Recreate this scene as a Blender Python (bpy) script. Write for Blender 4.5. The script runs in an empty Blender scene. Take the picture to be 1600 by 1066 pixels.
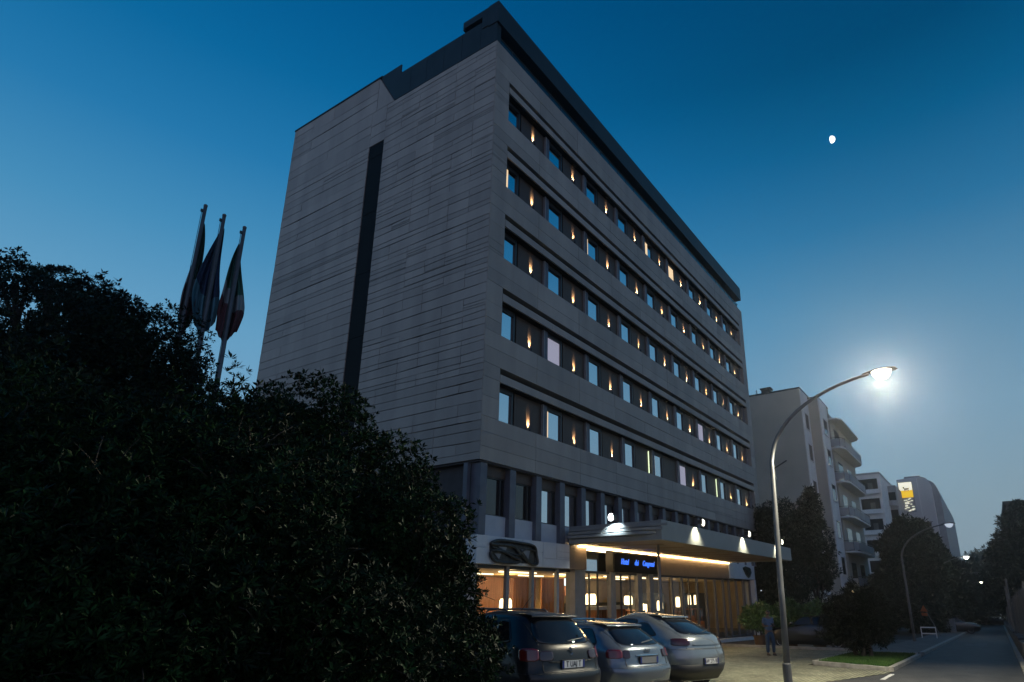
import bpy, bmesh, math, random
import numpy as np
from mathutils import Vector, Matrix
from math import radians as R, sin, cos, pi

random.seed(7)
RNG = np.random.default_rng(11)
sc = bpy.context.scene
col = sc.collection
SLOPE = 0.027


def G(x):
    """height of the gently falling street at x"""
    return -SLOPE * (x + 6)


# ------------------------------------------------------------------ helpers
def tag(o, label=None, cat=None, group=None, kind=None):
    if label: o['label'] = label
    if cat: o['category'] = cat
    if group: o['group'] = group
    if kind: o['kind'] = kind
    return o


def empty(name, loc=(0, 0, 0), rz=0, label=None, cat=None, group=None):
    o = bpy.data.objects.new(name, None)
    o.empty_display_size = 0.3
    o.location = loc
    o.rotation_euler = (0, 0, rz)
    col.objects.link(o)
    return tag(o, label, cat, group)


def copy_tree(o, parent=None):
    c = o.copy()
    col.objects.link(c)
    c.parent = parent
    for ch in list(o.children):
        copy_tree(ch, c)
    return c


class MB:
    def __init__(s):
        s.v, s.f = [], []

    def quad(s, a, b, c, d):
        n = len(s.v)
        s.v += [tuple(a), tuple(b), tuple(c), tuple(d)]
        s.f.append((n, n + 1, n + 2, n + 3))
        return s

    def poly(s, pts):
        n = len(s.v)
        s.v += [tuple(p) for p in pts]
        s.f.append(tuple(range(n, n + len(pts))))
        return s

    def box(s, x0, x1, y0, y1, z0, z1):
        n = len(s.v)
        s.v += [(x0, y0, z0), (x1, y0, z0), (x1, y1, z0), (x0, y1, z0),
                (x0, y0, z1), (x1, y0, z1), (x1, y1, z1), (x0, y1, z1)]
        s.f += [tuple(n + i for i in q) for q in
                ((3, 2, 1, 0), (4, 5, 6, 7), (0, 1, 5, 4), (1, 2, 6, 5), (2, 3, 7, 6), (3, 0, 4, 7))]
        return s

    def gbox(s, x0, x1, y0, y1, h0, h1):
        """box whose heights follow the falling ground"""
        n = len(s.v)
        for h in (h0, h1):
            s.v += [(x0, y0, G(x0) + h), (x1, y0, G(x1) + h), (x1, y1, G(x1) + h), (x0, y1, G(x0) + h)]
        s.f += [tuple(n + i for i in q) for q in
                ((3, 2, 1, 0), (4, 5, 6, 7), (0, 1, 5, 4), (1, 2, 6, 5), (2, 3, 7, 6), (3, 0, 4, 7))]
        return s

    def prism(s, pts, d):
        """extrude polygon pts (3d, planar) by vector d"""
        n = len(s.v)
        k = len(pts)
        d = Vector(d)
        s.v += [tuple(p) for p in pts] + [tuple(Vector(p) + d) for p in pts]
        s.f.append(tuple(range(n + k - 1, n - 1, -1)))
        s.f.append(tuple(range(n + k, n + 2 * k)))
        for i in range(k):
            j = (i + 1) % k
            s.f.append((n + i, n + j, n + k + j, n + k + i))
        return s

    def tube(s, pts, rad, n=10, caps=True):
        pts = [Vector(p) for p in pts]
        if not hasattr(rad, '__len__'): rad = [rad] * len(pts)
        b = len(s.v)
        prev = None
        for i, p in enumerate(pts):
            t = (pts[min(i + 1, len(pts) - 1)] - pts[max(i - 1, 0)]).normalized()
            if prev is None:
                ref = Vector((0, 0, 1)) if abs(t.z) < .9 else Vector((1, 0, 0))
                a = t.cross(ref).normalized()
            else:
                a = (prev - t * prev.dot(t)).normalized()
            prev = a
            c = t.cross(a)
            for k in range(n):
                q = 2 * pi * k / n
                s.v.append(tuple(p + (a * cos(q) + c * sin(q)) * rad[i]))
        for i in range(len(pts) - 1):
            for k in range(n):
                k2 = (k + 1) % n
                s.f.append((b + i * n + k, b + i * n + k2, b + (i + 1) * n + k2, b + (i + 1) * n + k))
        if caps:
            s.f.append(tuple(b + k for k in range(n - 1, -1, -1)))
            e = b + (len(pts) - 1) * n
            s.f.append(tuple(e + k for k in range(n)))
        return s

    def lathe(s, c, prof, n=20, axis='z'):
        """prof: (r, h) along axis"""
        b = len(s.v)
        for r, h in prof:
            for k in range(n):
                q = 2 * pi * k / n
                if axis == 'z': p = (c[0] + r * cos(q), c[1] + r * sin(q), c[2] + h)
                elif axis == 'x': p = (c[0] + h, c[1] + r * cos(q), c[2] + r * sin(q))
                else: p = (c[0] + r * sin(q), c[1] + h, c[2] + r * cos(q))
                s.v.append(p)
        for i in range(len(prof) - 1):
            for k in range(n):
                k2 = (k + 1) % n
                s.f.append((b + i * n + k, b + i * n + k2, b + (i + 1) * n + k2, b + (i + 1) * n + k))
        s.f.append(tuple(b + k for k in range(n - 1, -1, -1)))
        e = b + (len(prof) - 1) * n
        s.f.append(tuple(e + k for k in range(n)))
        return s

    def grid(s, rows, close=False):
        b = len(s.v)
        m = len(rows[0])
        for r in rows: s.v += [tuple(p) for p in r]
        for i in range(len(rows) - 1):
            for k in range(m if close else m - 1):
                k2 = (k + 1) % m
                s.f.append((b + i * m + k, b + i * m + k2, b + (i + 1) * m + k2, b + (i + 1) * m + k))
        return s

    def build(s, name, mat, parent=None, smooth=False, bevel=0, auto=None):
        me = bpy.data.meshes.new(name)
        me.from_pydata(s.v, [], s.f)
        me.update()
        o = bpy.data.objects.new(name, me)
        col.objects.link(o)
        if mat: me.materials.append(mat)
        bm = bmesh.new(); bm.from_mesh(me)
        bmesh.ops.recalc_face_normals(bm, faces=bm.faces)
        if auto is not None:
            for e in bm.edges:
                if len(e.link_faces) == 2 and e.calc_face_angle(0) > auto: e.smooth = False
        bm.to_mesh(me); bm.free()
        if smooth:
            for p in me.polygons: p.use_smooth = True
        if bevel:
            m = o.modifiers.new('bevel', 'BEVEL'); m.width = bevel; m.segments = 2; m.limit_method = 'ANGLE'
        if parent: o.parent = parent
        return o


def struct(mb, name, mat, **k):
    return tag(mb.build(name, mat, **k), kind='structure')


def text_mesh(o):
    """turn a text object into one real mesh of its own"""
    bpy.context.view_layer.update()
    dg = bpy.context.evaluated_depsgraph_get()
    me = bpy.data.meshes.new_from_object(o.evaluated_get(dg))
    n = bpy.data.objects.new('lettering', me); col.objects.link(n)
    n.parent = o.parent; n.location = o.location; n.rotation_euler = o.rotation_euler; n.scale = o.scale
    bpy.data.objects.remove(o)
    n.name = 'lettering'
    return n


# ------------------------------------------------------------------ materials
def new_mat(name):
    m = bpy.data.materials.new(name)
    m.use_nodes = True
    nt = m.node_tree
    return m, nt, nt.nodes['Principled BSDF']


def pbr(name, c, rough=.6, metal=0, var=.15, scale=3., spec=.5, bump=0, bscale=40., coat=0, c2=None, detail=6, stretch=None):
    m, nt, b = new_mat(name)
    b.inputs['Roughness'].default_value = rough
    b.inputs['Metallic'].default_value = metal
    b.inputs['Specular IOR Level'].default_value = spec
    b.inputs['Coat Weight'].default_value = coat
    b.inputs['Coat Roughness'].default_value = .04
    tc = nt.nodes.new('ShaderNodeTexCoord')
    src = tc.outputs['Object']
    if stretch:
        mp = nt.nodes.new('ShaderNodeMapping'); mp.inputs['Scale'].default_value = stretch
        nt.links.new(src, mp.inputs['Vector']); src = mp.outputs['Vector']
    no = nt.nodes.new('ShaderNodeTexNoise')
    no.inputs['Scale'].default_value = scale; no.inputs['Detail'].default_value = detail
    nt.links.new(src, no.inputs['Vector'])
    rp = nt.nodes.new('ShaderNodeValToRGB')
    a = [max(0, x * (1 - var)) for x in c]; d = [min(1, x * (1 + var)) for x in (c2 or c)]
    rp.color_ramp.elements[0].color = (*a, 1); rp.color_ramp.elements[1].color = (*d, 1)
    rp.color_ramp.elements[0].position = .3; rp.color_ramp.elements[1].position = .7
    nt.links.new(no.outputs['Fac'], rp.inputs['Fac'])
    nt.links.new(rp.outputs['Color'], b.inputs['Base Color'])
    if bump:
        n2 = nt.nodes.new('ShaderNodeTexNoise'); n2.inputs['Scale'].default_value = bscale; n2.inputs['Detail'].default_value = 5
        nt.links.new(src, n2.inputs['Vector'])
        bp = nt.nodes.new('ShaderNodeBump'); bp.inputs['Strength'].default_value = bump; bp.inputs['Distance'].default_value = .02
        nt.links.new(n2.outputs['Fac'], bp.inputs['Height']); nt.links.new(bp.outputs['Normal'], b.inputs['Normal'])
    return m


def emit(name, c, s):
    m, nt, b = new_mat(name)
    b.inputs['Base Color'].default_value = (*[x * .5 for x in c], 1)
    b.inputs['Emission Color'].default_value = (*c, 1)
    b.inputs['Emission Strength'].default_value = s
    return m


def leaf_mat(name, c1, c2, rough=.4, spec=.5):
    m, nt, b = new_mat(name)
    b.inputs['Roughness'].default_value = rough
    b.inputs['Specular IOR Level'].default_value = spec
    geo = nt.nodes.new('ShaderNodeNewGeometry')
    tc = nt.nodes.new('ShaderNodeTexCoord')
    no = nt.nodes.new('ShaderNodeTexNoise'); no.inputs['Scale'].default_value = 1.3; no.inputs['Detail'].default_value = 4
    nt.links.new(tc.outputs['Object'], no.inputs['Vector'])
    ad = nt.nodes.new('ShaderNodeMath'); ad.operation = 'MULTIPLY_ADD'; ad.inputs[1].default_value = .45; ad.inputs[2].default_value = -.22
    nt.links.new(geo.outputs['Random Per Island'], ad.inputs[0])
    a2 = nt.nodes.new('ShaderNodeMath'); a2.operation = 'ADD'
    nt.links.new(ad.outputs[0], a2.inputs[0]); nt.links.new(no.outputs['Fac'], a2.inputs[1])
    rp = nt.nodes.new('ShaderNodeValToRGB')
    rp.color_ramp.elements[0].position = .4; rp.color_ramp.elements[1].position = .82
    rp.color_ramp.elements[0].color = (*c1, 1); rp.color_ramp.elements[1].color = (*c2, 1)
    nt.links.new(a2.outputs[0], rp.inputs['Fac']); nt.links.new(rp.outputs['Color'], b.inputs['Base Color'])
    return m


def glass_mirror(name, tint, rough=.02, wob=.0):
    """coated window pane: mirrors the sky, dark behind"""
    m, nt, b = new_mat(name)
    b.inputs['Base Color'].default_value = (*tint, 1)
    b.inputs['Metallic'].default_value = 1
    b.inputs['Roughness'].default_value = rough
    if wob:
        tc = nt.nodes.new('ShaderNodeTexCoord')
        n2 = nt.nodes.new('ShaderNodeTexNoise'); n2.inputs['Scale'].default_value = .8; n2.inputs['Detail'].default_value = 1
        nt.links.new(tc.outputs['Object'], n2.inputs['Vector'])
        bp = nt.nodes.new('ShaderNodeBump'); bp.inputs['Strength'].default_value = wob; bp.inputs['Distance'].default_value = .02
        nt.links.new(n2.outputs['Fac'], bp.inputs['Height']); nt.links.new(bp.outputs['Normal'], b.inputs['Normal'])
    return m


def thin_glass(name, refl=.12):
    m = bpy.data.materials.new(name); m.use_nodes = True
    nt = m.node_tree; nt.nodes.clear()
    o = nt.nodes.new('ShaderNodeOutputMaterial'); mx = nt.nodes.new('ShaderNodeMixShader')
    t = nt.nodes.new('ShaderNodeBsdfTransparent'); t.inputs['Color'].default_value = (.86, .9, .9, 1)
    g = nt.nodes.new('ShaderNodeBsdfGlossy'); g.inputs['Roughness'].default_value = .02
    lw = nt.nodes.new('ShaderNodeLayerWeight'); lw.inputs['Blend'].default_value = .5
    pw = nt.nodes.new('ShaderNodeMath'); pw.operation = 'POWER'; pw.inputs[1].default_value = 4
    ma = nt.nodes.new('ShaderNodeMath'); ma.operation = 'MULTIPLY_ADD'; ma.inputs[1].default_value = .6; ma.inputs[2].default_value = .03
    nt.links.new(lw.outputs['Facing'], pw.inputs[0]); nt.links.new(pw.outputs[0], ma.inputs[0])
    nt.links.new(ma.outputs[0], mx.inputs[0]); nt.links.new(t.outputs[0], mx.inputs[1]); nt.links.new(g.outputs[0], mx.inputs[2])
    nt.links.new(mx.outputs[0], o.inputs['Surface'])
    return m


def paver_mat(name):
    m, nt, b = new_mat(name)
    b.inputs['Roughness'].default_value = .75
    tc = nt.nodes.new('ShaderNodeTexCoord')
    br = nt.nodes.new('ShaderNodeTexBrick')
    br.inputs['Scale'].default_value = 1; br.inputs['Brick Width'].default_value = .21; br.inputs['Row Height'].default_value = .11
    br.inputs['Mortar Size'].default_value = .009
    br.inputs['Color1'].default_value = (.25, .25, .165, 1); br.inputs['Color2'].default_value = (.37, .365, .25, 1); br.inputs['Mortar'].default_value = (.05, .05, .045, 1)
    nt.links.new(tc.outputs['Object'], br.inputs['Vector'])
    no = nt.nodes.new('ShaderNodeTexNoise'); no.inputs['Scale'].default_value = 1.1; no.inputs['Detail'].default_value = 7
    nt.links.new(tc.outputs['Object'], no.inputs['Vector'])
    mx = nt.nodes.new('ShaderNodeMix'); mx.data_type = 'RGBA'; mx.blend_type = 'MULTIPLY'; mx.inputs['Factor'].default_value = .7
    rp = nt.nodes.new('ShaderNodeValToRGB'); rp.color_ramp.elements[0].color = (.45, .45, .45, 1); rp.color_ramp.elements[0].position = .35; rp.color_ramp.elements[1].position = .65
    nt.links.new(no.outputs['Fac'], rp.inputs['Fac'])
    nt.links.new(br.outputs['Color'], mx.inputs['A']); nt.links.new(rp.outputs['Color'], mx.inputs['B'])
    nt.links.new(mx.outputs['Result'], b.inputs['Base Color'])
    n2 = nt.nodes.new('ShaderNodeTexNoise'); n2.inputs['Scale'].default_value = 9; n2.inputs['Detail'].default_value = 4
    nt.links.new(tc.outputs['Object'], n2.inputs['Vector'])
    sm = nt.nodes.new('ShaderNodeMath'); sm.operation = 'SUBTRACT'
    nt.links.new(n2.outputs['Fac'], sm.inputs[0]); nt.links.new(br.outputs['Fac'], sm.inputs[1])
    bp = nt.nodes.new('ShaderNodeBump'); bp.inputs['Strength'].default_value = .9; bp.inputs['Distance'].default_value = .025
    nt.links.new(sm.outputs[0], bp.inputs['Height']); nt.links.new(bp.outputs['Normal'], b.inputs['Normal'])
    return m


M = dict(
    clad=pbr('facade_stone', (.325, .298, .268), .6, var=.14, scale=.9, bump=.15, bscale=14, stretch=(1.2, 1.2, .3)),
    core=pbr('facade_backing', (.05, .05, .055), .8),
    dark_metal=pbr('dark_zinc', (.02, .026, .03), .5, var=.2, scale=1.2, spec=.3),
    black=pbr('black_recess', (.006, .007, .009), .7, spec=.12),
    brown=pbr('brown_timber_panel', (.06, .038, .028), .55, var=.3, scale=6, stretch=(8, 1, .5)),
    fin=pbr('grey_fin', (.22, .225, .24), .5),
    post=pbr('slate_post', (.09, .1, .13), .5),
    pale=pbr('pale_spandrel', (.42, .45, .5), .5, var=.06),
    white=pbr('white_stone', (.62, .63, .64), .5, var=.07, bump=.06, bscale=10),
    soffit=pbr('soffit_board', (.26, .185, .1), .5, var=.15, scale=2),
    tan=pbr('tan_panel', (.2, .15, .11), .55, var=.12, scale=1.5),
    canopy=pbr('canopy_render', (.24, .25, .24), .5, var=.08, scale=1.5),
    frame=pbr('window_frame', (.02, .022, .026), .4),
    mirror=glass_mirror('sky_mirror_glass', (.74, .8, .84), .015, .05),
    dglass=pbr('dark_glass', (.01, .012, .015), .04, spec=.9, var=.0),
    shop=thin_glass('lobby_glass'),
    asphalt=pbr('asphalt', (.05, .05, .05), .62, var=.35, scale=1.4, bump=.5, bscale=160, detail=9),
    paver=paver_mat('paver_setts'),
    kerb=pbr('kerb_stone', (.3, .29, .26), .7, var=.25, scale=4, bump=.3),
    pave=pbr('pavement_slab', (.12, .12, .115), .75, var=.3, scale=1.7, bump=.3, bscale=60),
    soil=pbr('soil', (.03, .026, .02), .9, var=.4, bump=.5),
    paint=pbr('white_road_paint', (.6, .6, .58), .6, var=.3, scale=9),
    steel=pbr('galvanised_steel', (.11, .115, .12), .45, metal=.3, var=.15, scale=4),
    apt=pbr('beige_render', (.42, .385, .32), .75, var=.09, scale=.5, bump=.1, bscale=20),
    aptw=pbr('white_render', (.68, .67, .65), .65, var=.08, scale=.8),
    tower=pbr('tower_panel', (.56, .54, .52), .7, var=.1, scale=.25, stretch=(1, 1, .15)), concrete=pbr('concrete', (.34, .34, .34), .75, var=.14, scale=.7, bump=.1),
    wall=pbr('rough_wall', (.09, .088, .085), .8, var=.3, scale=2, bump=.3),
    bark=pbr('bark', (.05, .04, .03), .9, var=.4, scale=8, bump=.6),
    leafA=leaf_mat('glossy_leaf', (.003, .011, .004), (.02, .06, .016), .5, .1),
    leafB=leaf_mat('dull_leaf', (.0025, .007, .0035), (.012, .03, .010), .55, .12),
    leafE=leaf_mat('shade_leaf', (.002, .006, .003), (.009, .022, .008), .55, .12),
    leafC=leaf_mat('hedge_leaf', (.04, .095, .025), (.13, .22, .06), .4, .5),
    leafD=leaf_mat('needle_leaf', (.008, .018, .012), (.02, .04, .025), .6, .2),
    grass=leaf_mat('grass_blade', (.03, .08, .015), (.07, .14, .03), .55, .3),
    terracotta=pbr('terracotta', (.1, .06, .035), .8),
    rubber=pbr('rubber', (.014, .014, .015), .8),
    alloy=pbr('alloy_rim', (.4, .41, .42), .3, metal=.9, var=.1),
    chrome=pbr('chrome', (.6, .61, .63), .12, metal=1, var=.05),
    plastic=pbr('black_plastic', (.016, .016, .017), .5),
    bronze=pbr('dark_bronze', (.05, .05, .048), .42, metal=.5, var=.5, scale=5, bump=.4, bscale=12),
    verdigris=pbr('verdigris_bronze', (.06, .09, .065), .5, metal=.3, var=.4, scale=6),
    tail=pbr('tail_lamp_red', (.14, .004, .007), .12, spec=.8, coat=.6),
    taildark=pbr('smoked_tail_lamp', (.03, .006, .008), .12, spec=.8, coat=.6),
    carglass=pbr('car_glass', (.008, .009, .011), .03, spec=.7, var=0),
    carblack=pbr('black_car_paint', (.010, .011, .014), .28, var=.1, coat=1),
    carblue=pbr('midnight_car_paint', (.004, .006, .01), .34, var=.1, spec=.3, coat=.45),
    carsilver=pbr('silver_blue_car_paint', (.15, .18, .215), .24, metal=.55, var=.05, coat=1),
    cargrey=pbr('silver_car_paint', (.2, .225, .245), .24, metal=.55, var=.05, coat=1),
    plate=pbr('plate_white', (.62, .64, .66), .4, var=.04),
    plateink=pbr('plate_ink', (.01, .01, .014), .5),
    plateblue=pbr('plate_blue', (.01, .03, .2), .4),
    green=pbr('flag_green', (.008, .058, .042), .8), fwhite=pbr('flag_white', (.42, .43, .45), .8), fpale=pbr('flag_pale', (.15, .18, .2), .8), red=pbr('flag_red', (.055, .012, .017), .8),
    navy=pbr('flag_navy', (.007, .02, .065), .8), teal=pbr('flag_teal', (.05, .15, .2), .8),
    skin=pbr('skin', (.16, .1, .075), .55), shirt=pbr('blue_shirt', (.09, .15, .25), .8, bump=.2), jeans=pbr('denim', (.035, .075, .13), .85, bump=.3, bscale=90),
    hair=pbr('dark_hair', (.012, .01, .008), .5), shoe=pbr('dark_shoe', (.02, .02, .022), .6),
    wood=pbr('lobby_timber', (.3, .12, .05), .5, var=.35, scale=2.5, stretch=(10, 1, .4)),
    curtain=pbr('lobby_curtain', (.42, .17, .06), .8, var=.2, scale=5, stretch=(12, 1, .2)),
    cream=pbr('lobby_cream', (.42, .31, .16), .7), rose=pbr('lobby_rose', (.4, .2, .15), .7), lfloor=pbr('lobby_floor', (.2, .14, .09), .25),
    orange=pbr('orange_sign', (.3, .07, .012), .5), cabinet=pbr('grey_cabinet', (.18, .19, .2), .6),
    e_strip=emit('strip_light_glow', (1, .68, .32), 20), e_lamp=emit('lamp_shade_glow', (1, .74, .4), 4.2), e_up=emit('uplight_bulb', (1, .7, .35), 9),
    e_flood=emit('flood_lens', (1, .96, .78), 3), e_floodb=emit('flood_lens_cool', (.85, .95, 1), 3.5), e_street=emit('street_lens', (1, .96, .82), 3.5),
    e_far=emit('far_street_lens', (1, .95, .78), 10), e_faint=emit('faint_lens_glow', (.75, .85, 1), .6), e_exit=emit('exit_sign_glow', (.75, .95, 1), 2.2),
    e_neon=emit('blue_neon', (.05, .19, 1), 1.15), e_room=emit('lit_curtain', (1, .72, .42), .9), e_roomb=emit('pale_curtain_glow', (.75, .72, .9), .32),
    e_moonw=emit('warm_window', (1, .78, .45), 1.2), e_head=emit('headlight_glow', (1, .95, .9), 12), e_signw=emit('sign_white_glow', (1, .95, .75), .9), e_signy=emit('sign_yellow_glow', (1, .6, .02), .8),
    e_ceil=emit('lobby_ceiling_light', (1, .8, .5), 3.0),
)

# every stone slab has its own slight tone
nt = M['clad'].node_tree; b = nt.nodes['Principled BSDF']
src = b.inputs['Base Color'].links[0].from_socket
ge = nt.nodes.new('ShaderNodeNewGeometry'); mr = nt.nodes.new('ShaderNodeMapRange')
mr.inputs['To Min'].default_value = .87; mr.inputs['To Max'].default_value = 1.08
nt.links.new(ge.outputs['Random Per Island'], mr.inputs['Value'])
vm = nt.nodes.new('ShaderNodeVectorMath'); vm.operation = 'SCALE'
nt.links.new(src, vm.inputs[0]); nt.links.new(mr.outputs['Result'], vm.inputs['Scale']); nt.links.new(vm.outputs[0], b.inputs['Base Color'])

# ------------------------------------------------------------------ camera
cam = bpy.data.cameras.new('camera')
co = bpy.data.objects.new('camera', cam)
col.objects.link(co)
cam.sensor_width = 36; cam.lens = 977.878 / 1600 * 36
cam.shift_x = -(901.357 - 800) / 1600
cam.shift_y = (622.576 - 533) / 1600
cam.clip_start = .1; cam.clip_end = 6000
pitch, roll, yaw = R(17.59467), R(-.38868), R(57.60226)
fw = Vector((sin(yaw) * cos(pitch), cos(yaw) * cos(pitch), sin(pitch)))
rt = Vector((cos(yaw), -sin(yaw), 0)); up = rt.cross(fw)
r2 = rt * cos(roll) + up * sin(roll); u2 = -rt * sin(roll) + up * cos(roll)
co.matrix_world = Matrix(((r2.x, u2.x, -fw.x, -15.9), (r2.y, u2.y, -fw.y, -14.023), (r2.z, u2.z, -fw.z, 1.85), (0, 0, 0, 1)))
sc.camera = co

# ------------------------------------------------------------------ world: dusk sky
w = bpy.data.worlds.new('World'); sc.world = w; w.use_nodes = True
nt = w.node_tree; bg = nt.nodes['Background']
tc = nt.nodes.new('ShaderNodeTexCoord'); sx = nt.nodes.new('ShaderNodeSeparateXYZ')
nt.links.new(tc.outputs['Generated'], sx.inputs[0])


def lin(c):
    return [((x / 255 + .055) / 1.055) ** 2.4 if x / 255 > .04045 else x / 255 / 12.92 for x in c]


def ramp(stops):
    r = nt.nodes.new('ShaderNodeValToRGB')
    e = r.color_ramp.elements
    while len(e) < len(stops): e.new(.5)
    for i, (p, c) in enumerate(stops):
        e[i].position = p; e[i].color = (*lin(c), 1)
    nt.links.new(sx.outputs['Z'], r.inputs['Fac'])
    return r


skyA = ramp([(0, (136, 164, 184)), (.2, (116, 156, 184)), (.36, (93, 147, 182)), (.47, (64, 131, 173)), (.57, (34, 112, 162)), (.66, (10, 98, 150)), (.76, (0, 84, 138)), (1, (0, 52, 96))])
skyB = ramp([(0, (134, 150, 160)), (.12, (122, 146, 160)), (.25, (106, 142, 166)), (.40, (72, 124, 158)), (.5, (36, 104, 146)), (.6, (4, 84, 128)), (.68, (0, 66, 106)), (1, (0, 42, 80))])
skyC = ramp([(0, (140, 142, 164)), (.2, (128, 138, 166)), (.4, (98, 120, 158)), (.7, (46, 86, 130)), (1, (0, 50, 96))])


def dotn(v):
    d = nt.nodes.new('ShaderNodeVectorMath'); d.operation = 'DOT_PRODUCT'
    nt.links.new(tc.outputs['Generated'], d.inputs[0]); d.inputs[1].default_value = v
    return d.outputs['Value']


def mapr(src, a, b):
    m = nt.nodes.new('ShaderNodeMapRange'); m.interpolation_type = 'SMOOTHSTEP'
    m.inputs['From Min'].default_value = a; m.inputs['From Max'].default_value = b
    nt.links.new(src, m.inputs['Value']); return m.outputs['Result']


def mixc(f, a, b):
    m = nt.nodes.new('ShaderNodeMix'); m.data_type = 'RGBA'
    nt.links.new(f, m.inputs['Factor']); nt.links.new(a, m.inputs['A']); nt.links.new(b, m.inputs['B'])
    return m.outputs['Result']


ab = mixc(mapr(dotn((sin(R(8)), cos(R(8)), 0)), .0, .95), skyB.outputs[0], skyA.outputs[0])
abc = mixc(mapr(dotn((sin(R(235)), cos(R(235)), 0)), .1, .8), ab, skyC.outputs[0])
nt.links.new(abc, bg.inputs['Color']); bg.inputs['Strength'].default_value = 1.18

sun = bpy.data.lights.new('twilight_fill', 'SUN'); sun.energy = .07; sun.angle = R(60); sun.color = (1, .86, .78)  # soft fill lamp added to balance the facade tones; the sun has set
so = bpy.data.objects.new('twilight_fill', sun); col.objects.link(so)
so.rotation_euler = Vector((.75, .6, -.3)).to_track_quat('-Z', 'Y').to_euler()

sc.view_settings.view_transform = 'Standard'; sc.view_settings.look = 'None'
sc.view_settings.exposure = 0; sc.view_settings.gamma = 1; sc.view_settings.use_curve_mapping = False
sc.render.engine = 'CYCLES'
sc.cycles.use_denoising = True
sc.cycles.max_bounces = 6; sc.cycles.diffuse_bounces = 3; sc.cycles.glossy_bounces = 4; sc.cycles.transparent_max_bounces = 8
sc.cycles.sample_clamp_indirect = 3
sc.cycles.use_light_tree = True
sc.cycles.volume_bounces = 0


def point(name, loc, e, c, r=.1, parent=None):
    l = bpy.data.lights.new(name, 'POINT'); l.energy = e; l.color = c; l.shadow_soft_size = r
    o = bpy.data.objects.new(name, l); col.objects.link(o); o.location = loc
    if parent: o.parent = parent
    return o


def spot(name, loc, d, e, c, ang, blend=.3, r=.03, parent=None):
    l = bpy.data.lights.new(name, 'SPOT'); l.energy = e; l.color = c; l.shadow_soft_size = r
    l.spot_size = R(ang); l.spot_blend = blend
    o = bpy.data.objects.new(name, l); col.objects.link(o); o.location = loc
    o.rotation_euler = Vector(d).to_track_quat('-Z', 'Y').to_euler()
    if parent: o.parent = parent
    return o


# ------------------------------------------------------------------ ground
def gsheet(name, mat, pts, h, **k):
    """flat sheet on the falling ground through (x, y) points"""
    m = MB(); m.poly([(x, y, G(x) + h) for x, y in pts])
    return struct(m, name, mat, **k)


gsheet('ground', M['soil'], [(-70, -150), (430, -150), (430, 150), (-70, 150)], -.02)
gsheet('road', M['asphalt'], [(-60, -14.9), (420, -14.9), (420, -11.1), (15, -11.1), (5.4, -11.1), (-3, -8.95), (-60, -8.95)], 0)
gsheet('forecourt', M['paver'], [(-9, -8.93), (-3, -8.93), (5.4, -11.05), (6.1, -11.05), (7.1, -8.4), (17.2, -8.4), (17.2, -.05), (-9, -.05)], .004)
gsheet('parking', M['asphalt'], [(17.42, -9), (35, -9), (35, 6), (17.42, 6)], .004)
gsheet('pavement', M['pave'], [(15.6, -10.9), (60, -10.9), (60, -9.0), (35.2, -9.0), (17.4, -9.0), (15.6, -9.0)], .11)
gsheet('far_pavement', M['pave'], [(60, -10.9), (400, -10.9), (400, -7), (60, -7)], .11)
m = MB(); m.gbox(17.2, 17.4, -8.4, 5.9, -.05, .12)
struct(m, 'kerb', M['kerb'], bevel=.015)
m = MB()
for a in range(16, 120, 2): m.gbox(a + .01, a + 1.99, -11.1, -10.9, -.05, .115)
struct(m, 'road_kerb', M['kerb'], bevel=.012)
m = MB(); m.gbox(15.4, 15.6, -10.9, -9.0, -.05, .118)
struct(m, 'end_kerb', M['kerb'], bevel=.012)
# lawn island with its kerb
isl = [(6.3, -10.95), (14.6, -10.95), (14.6, -8.6), (7.6, -8.6)]
gsheet('lawn', M['soil'], isl, .09)
m = MB()
for i in range(4):
    a, b = Vector((*isl[i], 0)), Vector((*isl[(i + 1) % 4], 0))
    d = (b - a).normalized(); n_ = Vector((d.y, -d.x, 0)) * .15
    q = [a - d * .02, b + d * .02, b + d * .02 + n_, a - d * .02 + n_]
    pts = [(p.x, p.y, G(p.x) - .02) for p in q]
    m.prism(pts, (0, 0, .14))
struct(m, 'lawn_kerb', M['kerb'], bevel=.012)
# white edge lines painted along the kerb
m = MB()
for x0, x1, y in [(3.2, 5.2, -11.2)]:
    m.poly([(x0, y - .06, G(x0) + .006), (x1, y - .06, G(x1) + .006), (x1, y + .06, G(x1) + .006), (x0, y + .06, G(x0) + .006)])
struct(m, 'road_markings', M['paint'])
m = MB()   # asphalt repair strips
for x0, x1, y0, y1 in [(27, 33, -13.2, -12.0)]:
    m.poly([(x0, y0, G(x0) + .004), (x1, y0 + .1, G(x1) + .004), (x1 - .3, y1, G(x1) + .004), (x0 + .4, y1 - .1, G(x0) + .004)])
struct(m, 'road_patch', M['pave'])


def blades(poly_fn, n, h, name):
    """grass: thin triangles"""
    pts = RNG.random((n * 2, 2)); xs = 6.4 + pts[:, 0] * 8.1; ys = -10.9 + pts[:, 1] * 2.3
    k = [i for i in range(len(xs)) if poly_fn(xs[i], ys[i])][:n]
    m = MB()
    for i in k:
        x, y = xs[i], ys[i]; z = G(x) + .085; a = random.random() * 6.28; hh = h * (.5 + random.random()); b = .012
        m.v += [(x - b * cos(a), y - b * sin(a), z), (x + b * cos(a), y + b * sin(a), z), (x + random.gauss(0, .025), y + random.gauss(0, .025), z + hh)]
        j = len(m.v); m.f.append((j - 3, j - 2, j - 1))
    return m


g = blades(lambda x, y: y < -8.65 and x > 6.4 + (y + 10.95) / 2.35 * 1.25, 26000, .07, 'grass').build('grass', M['grass'])
tag(g, kind='stuff')

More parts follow.
